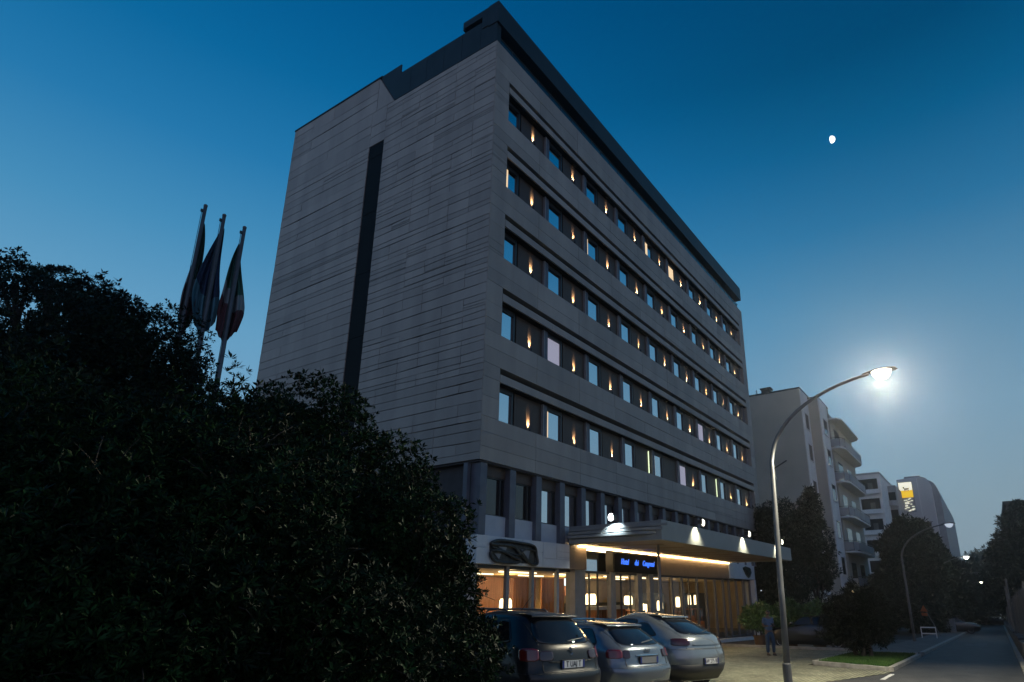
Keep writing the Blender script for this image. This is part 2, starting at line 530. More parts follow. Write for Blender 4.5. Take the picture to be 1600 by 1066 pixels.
# ------------------------------------------------------------------ hotel
H = empty('hotel_building', (0, 0, 0), 0, 'seven storey stone clad hotel with rows of uplit windows and a lit entrance canopy', 'building')
Z0, ZT, L, W, X0, PITCH, FH, ZB = 6.354, 24.635, 32.09, 14.5, .93, 3.352, 3.3, 7.929
SLOT0, SLOT1, HB = 1.77, 2.0, 1.45


def cladding(mb, plane, a0, a1, z0, z1, cw, mj, sub, tilt, gap, skew=0., clip=None):
    """irregular slab cladding: wandering long joints, some cells cut into thin strips"""
    na = max(1, round((a1 - a0) / cw)); cols = [a0 + (a1 - a0) * i / na for i in range(na + 1)]
    zs = [z0]
    while zs[-1] < z1 - mj[0]:
        zs.append(zs[-1] + random.uniform(*mj))
    zs[-1] = z1
    if len(zs) == 1: zs.append(z1)
    J = [[z + (0 if i in (0, len(zs) - 1) else random.uniform(-tilt, tilt)) for _ in cols] for i, z in enumerate(zs)]
    for i in range(len(zs) - 1):
        j = 0
        while j < na:
            k = j + 1
            while k < na and random.random() < skew: k += 1
            lo = (J[i][j], J[i][k]); hi = (J[i + 1][j], J[i + 1][k])
            h = min(hi[0] - lo[0], hi[1] - lo[1])
            ns = 1
            if random.random() < sub and h > .3: ns = random.choice((2, 2, 3))
            cuts = sorted([0, 1] + [min(.9, max(.1, (q + random.uniform(.1, .9)) / ns)) for q in range(ns - 1)])
            for t0, t1 in zip(cuts, cuts[1:]):
                e = random.uniform(-.02, .02) if 0 < t0 else 0
                g0, g1 = gap * .5, gap * .5
                A, B_ = cols[j] + .009, cols[k] - .009
                zz = [lo[0] + (hi[0] - lo[0]) * t0 + g0, lo[1] + (hi[1] - lo[1]) * t0 + g0, lo[1] + (hi[1] - lo[1]) * t1 - g1, lo[0] + (hi[0] - lo[0]) * t1 - g1]
                if clip and not clip((A + B_) / 2, sum(zz) / 4): continue
                o = random.uniform(0, .008)
                n = len(mb.v)
                prs = [(A, zz[0]), (B_, zz[1]), (B_, zz[2]), (A, zz[3])]
                # each slab tips a hair out of plane
                tip = [o + random.uniform(0, .003) for _ in range(4)]
                for q, (a, z) in enumerate(prs):
                    mb.v.append((-tip[q], a, z) if plane == 'X' else (a, -tip[q], z))
                for a, z in prs:
                    mb.v.append((.05, a, z) if plane == 'X' else (a, .05, z))
                mb.f += [tuple(n + c for c in q) for q in ((0, 1, 2, 3), (0, 4, 5, 1), (1, 5, 6, 2), (2, 6, 7, 3), (3, 7, 4, 0))]
            j = k
    return mb


# --- end wall (faces -X): the slot between y 6.8 and 7.85 splits the cladding
random.seed(21)
m = MB()
ZS = 22.6
cladding(m, 'X', .0, 6.8, Z0, ZT, 1.13, (.2, .5), .16, .022, .025, .3)
cladding(m, 'X', 7.85, W, Z0, ZS, 1.66, (.22, .52), .1, .028, .025, .7)
cladding(m, 'X', 6.8, 7.85, ZS, ZT, 1.05, (.4, .7), .05, .02, .03, 0)
cladding(m, 'X', 7.85, W, ZS, ZT, 1.66, (.4, .8), .05, .028, .025, .7)
cladding(m, 'X', 7.6, W, ZT, 26.62, 1.7, (.4, .7), .05, .028, .025, .6)
# slanted edge pieces beside the zinc attic
m.prism([(-.005, 6.35, ZT + .01), (-.005, 7.58, ZT + .01), (-.005, 7.58, 26.6)], (.05, 0, 0))
m.build('end_wall', M['clad'], H)
m = MB(); m.box(.05, .3, 0.02, W, Z0 + .01, ZT); m.box(.05, .3, 6.3, W, ZT + .0, 26.6)
m.build('end_wall_backing', M['core'], H)
m = MB()   # dark slot strip, recessed glazing with joints
zz = Z0
while zz < ZS - .1:
    z2 = min(ZS - .01, zz + 3.1); m.box(.02, .049, 6.82, 7.83, zz + .01, z2 - .01); zz = z2
m.build('slot_window', M['black'], H)
m = MB(); m.box(-.04, .3, 7.4, W + .02, 26.62, 26.7); m.build('roof_edge', M['dark_metal'], H)

# --- front wall (faces -Y)
random.seed(33)
m = MB(); bk = MB()
XA, XB = X0, X0 + PITCH * 9
def zone(x0, x1, z0, z1, mj=(.4, .8), sub=.15, cw=3.35, sk=.1):
    cladding(m, 'Y', x0, x1, z0, z1, cw, mj, sub, .015, .012, sk)
    bk.box(x0 + .02, x1 - .02, .03, .44, z0 + .012, z1 - .012)
zone(0, L, Z0, ZB, (.35, .6), .12)
for k in range(5):
    zb = ZB + FH * k
    zone(0, XA, zb, zb + SLOT1, (.4, .8), .2, .93); zone(XB, L, zb, zb + SLOT1, (.6, .9), 0, .98)
    zone(XA, XB, zb + HB, zb + SLOT0, (.3, .4), 0, 3.35, .4)
    zone(0, L, zb + SLOT1, zb + FH if k < 4 else ZT, (.4, .75), .08, 3.35, .25)
m.build('front_wall', M['clad'], H)
for k in range(5): MB().box(XA + .01, XB - .01, .06, .44, ZB + FH * k + HB - .03, ZB + FH * k + HB + .008).build('band_soffit_shade', M['black'], H)  # shade under each band head, put in as black boxes
bk.build('front_wall_backing', M['clad'], H)
m = MB(); m.box(.3, L - .05, .44, W, Z0, 24.6); m.box(.35, L - .4, .46, W - .1, 24.6, 24.75)
m.build('wall_core', M['black'], H)  # core coloured black so the slots in front of it look deeply shaded
m = MB(); m.box(.05, L - .02, .02, .44, 24.56, 24.632); m.build('parapet_cap', M['white'], H)
m = MB(); m.box(L - .05, L + .02, .44, W, Z0, 24.6); m.build('far_end_wall', M['clad'], H)
m = MB(); m.box(.06, L - .06, .06, W, Z0 - .06, Z0 - .002); m.build('overhang_soffit', M['core'], H)
m = MB()
for zq in (22.7, 19.3, 15.9, 12.5, 9.1): m.tube([(L + .12, .3, zq), (L + .12, .3, zq - 3.2)], .05, 6); m.box(L, L + .2, .2, .4, zq - .06, zq)
m.build('drainpipe', M['steel'], H)

# --- window bands
lit = {(4, 4): 'a', (4, 5): 'b', (3, 0): 'a', (1, 1): 'c', (0, 4): 'g', (0, 1): 's', (0, 6): 's', (3, 2): 's', (0, 5): 'c', (1, 6): 'c'}
nolamp = {(0, 3), (0, 4), (0, 6)}
for k in range(5):
    zb = ZB + FH * k
    for b in range(9):
        x = X0 + PITCH * b
        gw = empty('window', (x, .3, zb)); gw.parent = H
        p = MB(); p.quad((.07, .03, .02), (1.03, .03, .02), (1.03, .03, HB - .2), (.07, .03, HB - .2)).build('pane', M['mirror'], gw)
        f = MB()
        f.box(1.03, 1.12, -.04, .1, .0, HB - .035); f.box(.0, .07, -.02, .1, 0, HB - .035); f.box(.07, 1.03, -.03, .1, HB - .2, HB - .035); f.box(.07, 1.03, -.02, .1, -.02, .02)
        f.build('frame', M['frame'], gw)
        t = lit.get((k, b))
        if t in ('a', 'b'):      # lit room: glowing curtain drawn at one side of the pane
            c = MB(); wv = .34 if t == 'a' else .8
            rows = []
            for zc in (.05, .5, 1.0, HB - .23):
                rows.append([(.14 + wv * i / 24, .018 - .008 * cos(i * 1.9), zc) for i in range(25)])
            c.grid(rows); c.build('lit_curtain', M['e_room'], gw, smooth=True)
        elif t == 'c':
            c = MB(); c.grid([[(.1 + .9 * i / 36, .018 - .008 * cos(i * 1.7), zc) for i in range(37)] for zc in (.03, .7, HB - .22)]); c.build('pale_curtain_glow', M['e_roomb'], gw, smooth=True)  # room light put in as the curtain's own faint glow
        elif t in ('s', 'g'):
            c = MB(); c.grid([[(.085 + .10 * i / 6, .015 - .006 * cos(i * 1.9), zc) for i in range(7)] for zc in (.05, .7, HB - .22)]); c.build('curtain_edge', M['e_room'], gw, smooth=True)  # narrow curtain edge glows by itself for the light indoors
        pa = MB(); pa.box(x + 1.27, x + 3.02, .31, .4, zb - .0, zb + HB - .035)
        MB().box(x + 1.12, x + 1.27, .34, .4, zb, zb + HB - .035).build('panel_reveal', M['black'], H)
        pa.build('timber_panel', M['brown'], H)
        fo = MB().box(x + 3.08, x + 3.335, .22, .4, zb, zb + HB - .035).build('window_fin', M['post'], H)
        MB().box(x + 3.03, x + 3.08, .2, .4, zb, zb + HB - .035).build('fin_edge', M['fin'], fo)
        if (k, b) in nolamp: continue
        lx = x + 2.15
        lz = zb + .05 + .075 * k
        wl = MB(); wl.lathe((lx, .195, lz), [(.0, 0), (.035, 0), (.035, .12), (.028, .12), (.028, .1)], 10)  .box(lx - .012, lx + .012, .195, .31, lz + .02, lz + .05)
        wo = wl.build('wall_uplight', M['frame'], H)
        MB().lathe((lx, .195, lz + .102), [(.0, 0), (.026, 0), (.026, .01), (0, .01)], 10).build('lens', M['e_up'], wo)
        spot('uplight_beam', (lx, .195, lz + .125), (0, .55, 1), 620 * random.uniform(.8, 1.25), (1, .75, .4), 47, 1.0, .015, wo)
# two bays without a bulb light are washed by greenish glow tubes beside the pane
for b in (3, 6):
    x = X0 + PITCH * b
    t = MB(); t.box(x + 2.72, x + 2.76, .27, .305, ZB + .1, ZB + 1.3); t.build('tube_light', emit('tube_glow', (.85, 1, .6), 1.5), H)

# --- attic: dark zinc return on the end wall, deep roof beam, recessed glass
m = MB()
ys = [0.02, .95, 2.05, 3.15, 4.25, 5.3]
for a, b in zip(ys, ys[1:]):
    m.box(-.012, .04, a + .008, b - .008, ZT + .02, 26.15 if b < 5.9 else 26.15)
m.prism([(-.012, 5.308, ZT + .02), (-.012, 6.3, ZT + .02), (-.012, 7.5, 26.66), (-.012, 6.05, 26.68), (-.012, 6.05, 26.15), (-.012, 5.308, 26.15)], (.052, 0, 0))
m.box(.04, .3, .05, 6.0, ZT, 26.1)
m.build('attic_cladding', M['dark_metal'], H)
m = MB()
m.box(-.05, L + .05, -.06, .5, 25.66, 26.8)
m.box(-.05, .35, .5, .86, 25.74, 26.76); m.box(-.05, .35, .86, 2.0, 26.4, 26.76); m.box(-.05, .35, 1.92, 2.0, 26.3, 26.4)
m.build('roof_beam', M['dark_metal'], H, bevel=.01)
m = MB(); m.box(.35, L, .5, 3.5, 26.45, 26.6); m.build('roof_slab', M['dark_metal'], H)
m = MB()
for i in range(20):
    x = .3 + i * 1.59; m.box(x + .03, x + 1.55, 1.2, 1.24, 24.8, 26.45)
m.build('attic_glazing', M['dglass'], H)
m = MB()
for i in range(21): m.box(.27 + i * 1.59, .33 + i * 1.59, 1.16, 1.26, 24.75, 26.45)
m.tube([(.2, .2, 25.25), (L - .2, .2, 25.25)], .025, 6)
for i in range(33): m.box(.3 + i * .98, .33 + i * .98, .19, .21, 24.63, 25.25)
m.build('attic_railing', M['frame'], H)
m = MB(); m.quad((.3, .21, 24.66), (L - .3, .21, 24.66), (L - .3, .21, 25.2), (.3, .21, 25.2)); m.build('railing_glass', M['dglass'], H)
m = MB(); m.box(.3, 1.2, 5.2, 6.0, 26.2, 26.62); m.build('roof_vent', M['white'], H)

# --- mezzanine, x 0..31.5, posts every 1.62
m = MB(); pn = MB(); hd = MB()
NP = 19
for i in range(NP + 1):
    x = .28 + 1.62 * i
    MB().box(x - .12, x + .22, .08, .5, 3.86, Z0 - .07).build('mezzanine_post', M['post'], H)
MB().box(-.02, .14, .52, .7, 2.0, Z0 - .07).build('corner_post', M['post'], H)
for i in range(NP):
    x = .5 + 1.62 * i
    pn.box(x + .005, x + 1.275, .25, .45, 3.87, 4.56)
    hd.box(x + .005, x + 1.275, .3, .45, 5.92, Z0 - .07)
    gw = empty('mezzanine_window', (x, .36, 4.56)); gw.parent = H
    f = MB(); f.box(.005, .05, -.02, .08, 0, 1.36); f.box(1.23, 1.275, -.02, .08, 0, 1.36); f.box(.05, 1.23, -.02, .08, 1.31, 1.36); f.box(.05, 1.23, -.04, .08, 0, .05); f.box(1.0, 1.08, -.03, .08, .05, 1.31)
    f.build('frame', M['frame'], gw)
    if i >= 2: MB().quad((.05, .04, .05), (1.0, .04, .05), (1.0, .04, 1.31), (.05, .04, 1.31)).build('pane', M['mirror'], gw)
    else: MB().quad((.05, .04, .05), (1.0, .04, .05), (1.0, .04, 1.31), (.05, .04, 1.31)).build('pane', M['dglass'], gw)
    MB().quad((1.08, .04, .05), (1.23, .04, .05), (1.23, .04, 1.31), (1.08, .04, 1.31)).build('dark_pane', M['dglass'], gw)
pn.build('spandrel_panel', M['pale'], H); hd.build('head_panel', M['brown'], H)
m = MB(); m.box(.3, 31.4, .5, 14, 2.86, Z0 - .06); m.build('mezzanine_core', M['core'], H)

# --- white fascia over the ground floor
random.seed(5)
m = MB(); bk = MB()
def fas(x0, x1, z0, z1, cw, mj, sub):
    cladding(m, 'Y', x0, x1, z0, z1, cw, mj, sub, .01, .01, .2); bk.box(x0 + .01, x1 - .01, .04, .48, z0 + .01, z1 - .01)
fas(0, 3.75, 2.91, 3.84, 1.3, (.4, .6), 0); fas(3.75, 5.58, 2.91, 3.84, .95, (.3, .34), .1)
m.build('ground_floor_fascia', M['white'], H); bk.build('fascia_backing', M['white'], H)
m = MB(); bk = MB(); fas(24.1, 29.4, 2.91, 3.84, 2.65, (.5, .9), 0)
m.build('ground_floor_fascia', M['white'], H); bk.build('fascia_backing', M['white'], H)
m = MB(); m.box(13.85, 24.08, .0, .45, 2.9, 3.83); m.build('canopy_back_panel', M['tan'], H)
MB().box(5.6, 6.9, .02, .45, 2.9, 3.83).build('canopy_back_panel', M['tan'], H)
m = MB(); m.box(6.9, 9.05, .35, .45, 2.9, 3.83); m.build('clerestory_window', M['mirror'], H)

# --- ground floor: posts, glass, plinth
m = MB(); gl = MB(); fr = MB()
px_ = [2.1, 3.57, 5.22, 9.66, 12.3, 13.58, 16.02, 17.35, 19.52, 20.9, 22.36, 23.8, 24.85, 26.3, 27.7, 29.1]
for i, x in enumerate(px_):
    wd = .1 if x < 6 else (.085 if x not in (9.66, 12.3, 13.58) else .28)
    MB().box(x - wd, x + wd * .6, .3, .5 if wd > .2 else .43, -1.0, 2.9).build('ground_floor_column', M['post'] if x > 14 else M['fin'], H)
MB().box(6.2, 7.0, .15, .6, -.8, 2.9).build('ground_floor_column', M['fin'], H); MB().box(.0, .45, .3, .5, -.8, 2.9).build('ground_floor_column', M['fin'], H)
xs = [.45] + px_
for a, b in zip(xs, xs[1:]):
    if a in (5.22, 9.66): pass
    gl.quad((a, .4, -.6), (b, .4, -.6), (b, .4, 2.88), (a, .4, 2.88))
gl.build('lobby_glazing', M['shop'], H)
for x in (7.7, 8.4, 10.5, 11.4, 14.8, 18.4): fr.box(x - .03, x + .03, .37, .44, -.8, 2.88)
fr.box(.45, 29.1, .36, .44, 2.8, 2.9); fr.box(.45, 29.1, .36, .44, -.75, -.55)
fr.build('glazing_frame', M['frame'], H)
m = MB(); m.gbox(-.3, 29.4, -.25, .3, -.2, .18); m.build('plinth', M['white'], H)
m = MB(); m.box(29.2, 29.5, .0, 8, -1.2, 2.9); m.build('end_column', M['white'], H)
# lobby room
m = MB(); m.box(.4, 29.2, .6, 8, -1.2, -.3); m.build('lobby_floor', M['lfloor'], H)
m = MB(); m.box(.4, 29.2, 7, 7.2, -.3, 2.86); m.box(.3, .45, .6, 7, -.3, 2.86); m.box(28.95, 29.15, .7, 7, -.3, 2.86); m.build('lobby_back_wall', M['cream'], H)
m = MB(); m.box(.45, 29.2, .55, 7, 2.8, 2.86); m.build('lobby_ceiling', M['cream'], H)
m = MB()
for x in (3.0, 6.6, 10.8, 14.5): m.box(x, x + 2.3, 1.4, 1.5, 2.74, 2.79); m.box(x + .2, x + 2.0, 3.4, 3.5, 2.74, 2.79)
m.build('ceiling_light', M['e_ceil'], H)
m = MB(); m.box(5.6, 12.5, 6.7, 6.95, -.3, 2.8); m.build('timber_wall', M['wood'], H)
for x0, x1, y in ((17.2, 18.0, 3.4), (20.2, 23.2, 4.2), (25.2, 28.6, 3.4)): MB().box(x0, x1, y, y + .2, -.3, 2.05).build('dark_partition', M['bronze'], H)
MB().box(14, 28.9, 6.8, 6.98, -.3, 1.5).build('wainscot', M['bronze'], H); MB().box(15.5, 17.0, 6.75, 6.79, 1.9, 2.5).build('wall_picture', M['rose'], H)
m = MB(); m.box(12.5, 15, 5.5, 5.7, 1.9, 2.8); m.build('rose_wall', M['rose'], H)
m = MB(); m.box(.45, 4.6, 4.5, 4.7, 1.5, 2.4); m.box(.45, 4.6, 4.55, 4.7, -.3, 1.0); m.build('lobby_shelf_wall', M['tan'], H)

for x, y, z, e in [(2.5, 3.2, 2.3, 26), (6.5, 3.8, 2.3, 30), (10.2, 3.4, 2.3, 36), (13.5, 3.6, 2.2, 34), (16.6, 3.2, 2.2, 10), (20.4, 2.2, 2.0, 4), (24.6, 2.0, 1.9, 2.4)]:
    point('lobby_glow', (x, y, z), e * 4.6, (1, .64, .28), .25, H)

# --- canopy
CX0, CX1, CY, CZ0, CZ1 = 5.58, 23.85, -4.05, 3.845, 4.57
K = empty('entrance_canopy', (0, 0, 0)); K.parent = H
m = MB(); m.box(CX0, CX1, CY, CY + .14, CZ0 - .01, CZ1); m.box(CX0 + .02, CX0 + .16, CY + .14, .05, CZ0 - .005, CZ1 - .02); m.box(CX1 - .16, CX1 - .01, CY + .14, .05, CZ0 - .005, CZ1 - .02)
m.build('fascia', M['canopy'], K, bevel=.008)
m = MB(); m.box(CX0 + .16, CX1 - .16, CY + .14, .05, CZ0 + .35, CZ1 - .1); m.build('deck', M['core'], K)
m = MB(); m.box(CX0 + .16, CX1 - .16, CY + .14, .06, CZ0 + .03, CZ0 + .07)
for i in range(9):
    x = CX0 + 1.4 + i * 2.05
    m.prism([(x, -.5, CZ0 + .03), (x + .9, -3.0, CZ0 + .03), (x + 1.0, -3.0, CZ0 + .0), (x + .1, -.5, CZ0 + .0)], (.05, 0, 0))
m.build('soffit', M['soffit'], K)
m = MB()   # stepped slabs of the left end
for i, (z0, z1, y0, p) in enumerate([(3.86, 4.03, -2.0, .1), (4.06, 4.17, -3.2, .2), (4.2, 4.31, -3.5, .14), (4.34, 4.44, -3.7, .07)]):
    m.prism([(CX0 - p, -.02, z0), (CX0 - p, y0, z0), (CX0 - .01, y0 - .6, z0), (CX0 + .01, y0 - .6, z0), (CX0 + .01, -.02, z0)], (0, 0, z1 - z0))
m.build('end_step', M['canopy'], K, bevel=.01)
m = MB(); m.box(6.15, 24.0, -.11, -.03, 3.79, 3.84); m.build('strip_light', M['e_strip'], K)
m = MB(); m.tube([(8.3, -2.6, CZ0 + .05), (8.3, -2.6, G(8.3))], .06, 12); m.build('support_post', M['fin'], K, smooth=True)
m = MB(); m.box(24.2, 29.2, .1, .35, 3.84, 4.3); m.build('upper_fascia', M['white'], H)

# --- hotel sign
S = empty('hotel_sign', (11.4, -.06, 3.3), 0, 'dark signboard with blue neon script under the lit canopy', 'sign')
m = MB(); m.box(-2.35, 2.4, -.05, .05, -.42, .42); m.build('board', M['black'], S, bevel=.01)
for word, wx in (('Hotel', -1.45), ('dei', -.3), ('Congressi', .95)):
    tcu = bpy.data.curves.new('lettering', 'FONT'); tcu.body = word; tcu.size = .31; tcu.align_x = 'CENTER'; tcu.align_y = 'CENTER'
    tcu.extrude = .015; tcu.shear = .35; tcu.offset = .003
    to = bpy.data.objects.new('lettering', tcu); col.objects.link(to); to.location = (wx, -.07, .04); to.rotation_euler = (R(90), 0, 0); to.scale = (1.0, 1.15, 1)
    tcu.materials.append(M['e_neon']); to.parent = S; text_mesh(to)

# --- wall art
A = empty('wall_sculpture', (1.95, -.01, 3.36), 0, 'dark bronze abstract relief of looping bands on the white ledge', 'sculpture')
def loop(pts, r, nm, par, mat, thick=.05, closed=True):
    q = []
    n = len(pts)
    for i in range(n if closed else n - 1):
        p0, p1, p2, p3 = [Vector(pts[(i + d) % n] if closed else pts[min(max(i + d, 0), n - 1)]) for d in (-1, 0, 1, 2)]
        for t in [j / 6 for j in range(6)]:
            q.append(.5 * ((2 * p1) + (p2 - p0) * t + (2 * p0 - 5 * p1 + 4 * p2 - p3) * t * t + (-p0 + 3 * p1 - 3 * p2 + p3) * t ** 3))
    if closed: q.append(q[0])
    else: q.append(Vector(pts[-1]))
    return MB().tube(q, r, 8).build(nm, mat, par, smooth=True)
m = MB(); m.prism([(-1.3, -.0, .25), (-1.0, 0, .33), (1.0, 0, .3), (1.22, 0, .18), (1.3, 0, -.3), (1.0, 0, -.36), (-.9, 0, -.36), (-1.28, 0, -.2)], (0, -.03, 0)); m.build('back_plate', M['bronze'], A)
loop([(-1.3, -.08, .2), (-.9, -.08, .34), (.2, -.09, .33), (1.1, -.08, .26), (1.27, -.08, -.05), (1.32, -.08, -.34), (.9, -.08, -.36), (.3, -.09, -.05), (-.1, -.08, .18), (-.6, -.08, .2)], .055, 'outer_band', A, M['bronze'])
loop([(-1.3, -.08, -.05), (-.7, -.09, -.02), (-.2, -.1, -.15), (.3, -.09, -.3), (-.2, -.08, -.38), (-1.1, -.08, -.34)], .05, 'lower_band', A, M['bronze'])
loop([(-1.25, -.07, .1), (-.6, -.1, .0), (.1, -.12, -.1), (.6, -.09, .12), (1.2, -.07, .1)], .035, 'cross_band', A, M['bronze'], closed=False)
for q in ([(.35, -.035, .12), (.9, -.035, .1), (.8, -.035, -.2)], [(-1.05, -.035, .18), (-.45, -.035, .14), (-.5, -.035, .0)], [(-1.1, -.035, -.1), (-.75, -.035, -.1), (-.85, -.035, -.28)]):
    MB().prism(q, (0, -.03, 0)).build('facet', M['fin'], A)
A = empty('wall_emblem', (27.7, -.01, 3.36), 0, 'green bronze leaf shaped emblem on the white panel at the far end of the canopy', 'emblem')
m = MB(); m.prism([(-.9, 0, .28), (-.3, 0, .4), (.7, 0, .28), (.9, 0, .0), (.5, 0, -.3), (.1, 0, -.38), (-.4, 0, -.15)], (0, -.05, 0)); m.build('plaque', M['verdigris'], A, bevel=.02)
loop([(-.8, -.07, .25), (-.2, -.07, .32), (.55, -.07, .22), (.2, -.07, -.2), (-.35, -.07, -.02)], .04, 'rim_band', A, M['bronze'])
loop([(-.5, -.07, .22), (.0, -.08, .0), (.3, -.07, -.1)], .03, 'vein', A, M['bronze'], closed=False)

# --- floodlights on the canopy
def flood(x, y, z, rz, lab, mat, e, c, d, ang):
    F = empty('floodlight', (x, y, z), rz, lab, 'floodlight', 'floodlights along the canopy edge')
    m = MB(); m.box(-.16, .16, -.1, .1, -.02, .16); m.build('housing', M['frame'], F, bevel=.02)
    m = MB(); m.tube([(0, .1, .02), (0, .3, -.03), (0, .32, -.12)], .018, 6); m.build('bracket', M['frame'], F)
    m = MB(); m.lathe((0, -.08, .05), [(0, -.05), (.1, -.045), (.15, 0), (.12, .03), (0, .03)], 16, 'y').build('lens', mat, F, smooth=True)
    dd = Matrix.Rotation(rz, 3, 'Z') @ Vector(d)
    s = spot('flood_beam', (0, 0, -.05), d, e, c, ang, .85, .03, F)
for x, lab in [(8.85, 'first white floodlight on the long front edge of the canopy from the signboard end'), (14.85, 'middle white floodlight on the long front edge of the canopy'), (20.7, 'white floodlight on the canopy edge partly behind the lamp post')]:
    flood(x, CY - .28, CZ1 + .1, 0, lab, M['e_flood'], 260, (1, .94, .68), (0, .5, -1), 112)
flood(CX0 - .32, -2.15, CZ1 + .12, -pi / 2, 'cool blue white floodlight glaring above the stepped end of the canopy', M['e_floodb'], 260, (.7, .88, 1), (0, .4, -1), 120)

# ------------------------------------------------------------------ lobby furniture
def table_lamp(x, y, z, r, h, lab, table=True):
    T = empty('table_lamp', (x, y, z), 0, lab, 'table lamp', 'lit lamps in the lobby')
    MB().lathe((0, 0, 0), [(0, 0), (r * .95, .01), (r * 1.05, h * .3), (r, h * .8), (r * .8, h), (0, h)], 18).build('lamp_shade', M['e_lamp'], T, smooth=True, auto=.8)
    MB().lathe((0, 0, 0), [(0, -.25), (.1, -.25), (.1, -.22), (.02, -.2), (.02, 0), (0, 0)], 12).build('lamp_base', M['bronze'], T)
    if table:
        t = MB(); t.box(x - .45, x + .45, y - .3, y + .3, z - .3, z - .25)
        for a in (-.4, .36):
            for b in (-.26, .22): t.box(x + a, x + a + .04, y + b, y + b + .04, -.3, z - .3)
        tag(t.build('side_table', M['wood']), 'small timber table under ' + lab[lab.index('lamp'):], 'table', 'lobby side tables')
table_lamp(4.1, 2.0, 1.38, .24, .42, 'wide glowing lamp at the end of the lobby beside the bush')
table_lamp(11.1, 2.4, 1.48, .26, .5, 'big round glowing lamp standing above the white counter')
table_lamp(15.3, 2.6, 1.42, .22, .46, 'glowing lamp hung high behind the entrance column')
table_lamp(15.6, 2.0, .98, .2, .5, 'glowing lamp set low just right of the higher entrance lamp')
table_lamp(19.2, 2.6, 1.05, .17, .55, 'narrow glowing lamp in the middle of the dim part of the lobby')
table_lamp(18.3, 3.1, 1.0, .11, .42, 'slim glowing lamp left of the narrow lobby lamp')
table_lamp(24.6, 3.0, 1.3, .1, .6, 'pair of slim lamps, the nearer one, towards the far end of the lobby')
table_lamp(25.6, 3.0, 1.3, .1, .6, 'pair of slim lamps, the farther one, towards the far end of the lobby')
table_lamp(21.8, 2.6, 1.2, .13, .6, 'tall thin glowing lamp deep in the dim part of the lobby')
C_ = empty('reception_counter', (11.8, 1.9, -.3), 0, 'white topped timber counter lit inside the hotel lobby', 'counter')
MB().box(-1.6, 1.6, -.3, .3, 1.56, 1.72).build('counter_top', M['fwhite'], C_)
m = MB()
for i in range(7): m.box(-1.5 + i * .48, -1.44 + i * .48, -.25, .25, 0, 1.56)
m.box(-1.5, 1.5, .1, .2, .2, .5); m.build('counter_frame', M['wood'], C_)
for k, (x0, x1, lab) in enumerate([(5.0, 6.4, 'orange brown pleated curtain nearer the glowing end lamp'), (6.9, 8.6, 'orange brown pleated curtain beside the square exit sign')]):
    m = MB(); n = 60
    m.grid([[(x0 + (x1 - x0) * i / n, 2.3 + .06 * sin(i * 1.15) + .02 * sin(i * .37), z) for i in range(n + 1)] for z in (-.28, 1.2, 2.62)])
    tag(m.build('curtain', M['curtain'], smooth=True), lab, 'curtain')
for x, y, z, lab in [(7.65, 1.5, 2.46, 'small square lit exit sign above the orange curtain'), (27.2, 1.6, 2.22, 'small twin lit exit sign at the dim end of the lobby')]:
    S = empty('exit_sign', (x, y, z), 0, lab, 'exit sign', 'lit exit signs')
    MB().box(-.17, .17, -.02, .02, -.15, .15).build('panel', M['e_exit'], S)
    m = MB(); m.box(-.05, .07, -.03, -.02, -.12, .02); m.prism([(-.02, -.03, .02), (.08, -.03, .02), (.03, -.03, .1)], (0, .01, 0)); m.build('symbol', M['green'], S)
for x, y, rz, lab in [(20.4, 2.2, .4, 'low dark armchair nearest the lobby entrance'), (24.0, 2.4, -.3, 'low dark armchair towards the dim end of the lobby')]:
    T = empty('armchair', (x, y, -.3), rz, lab, 'armchair', 'lobby armchairs')
    MB().box(-.35, .35, -.35, .3, .2, .44).build('seat', M['curtain'], T, bevel=.04)
    MB().prism([(-.35, .25, .4), (.35, .25, .4), (.35, .38, .95), (-.35, .38, .95)], (0, .1, 0)).build('backrest', M['curtain'], T, bevel=.03)
    for s in (-1, 1): MB().box(s * .42 - .07, s * .42 + .07, -.35, .35, .1, .62).build('armrest', M['curtain'], T, bevel=.03)

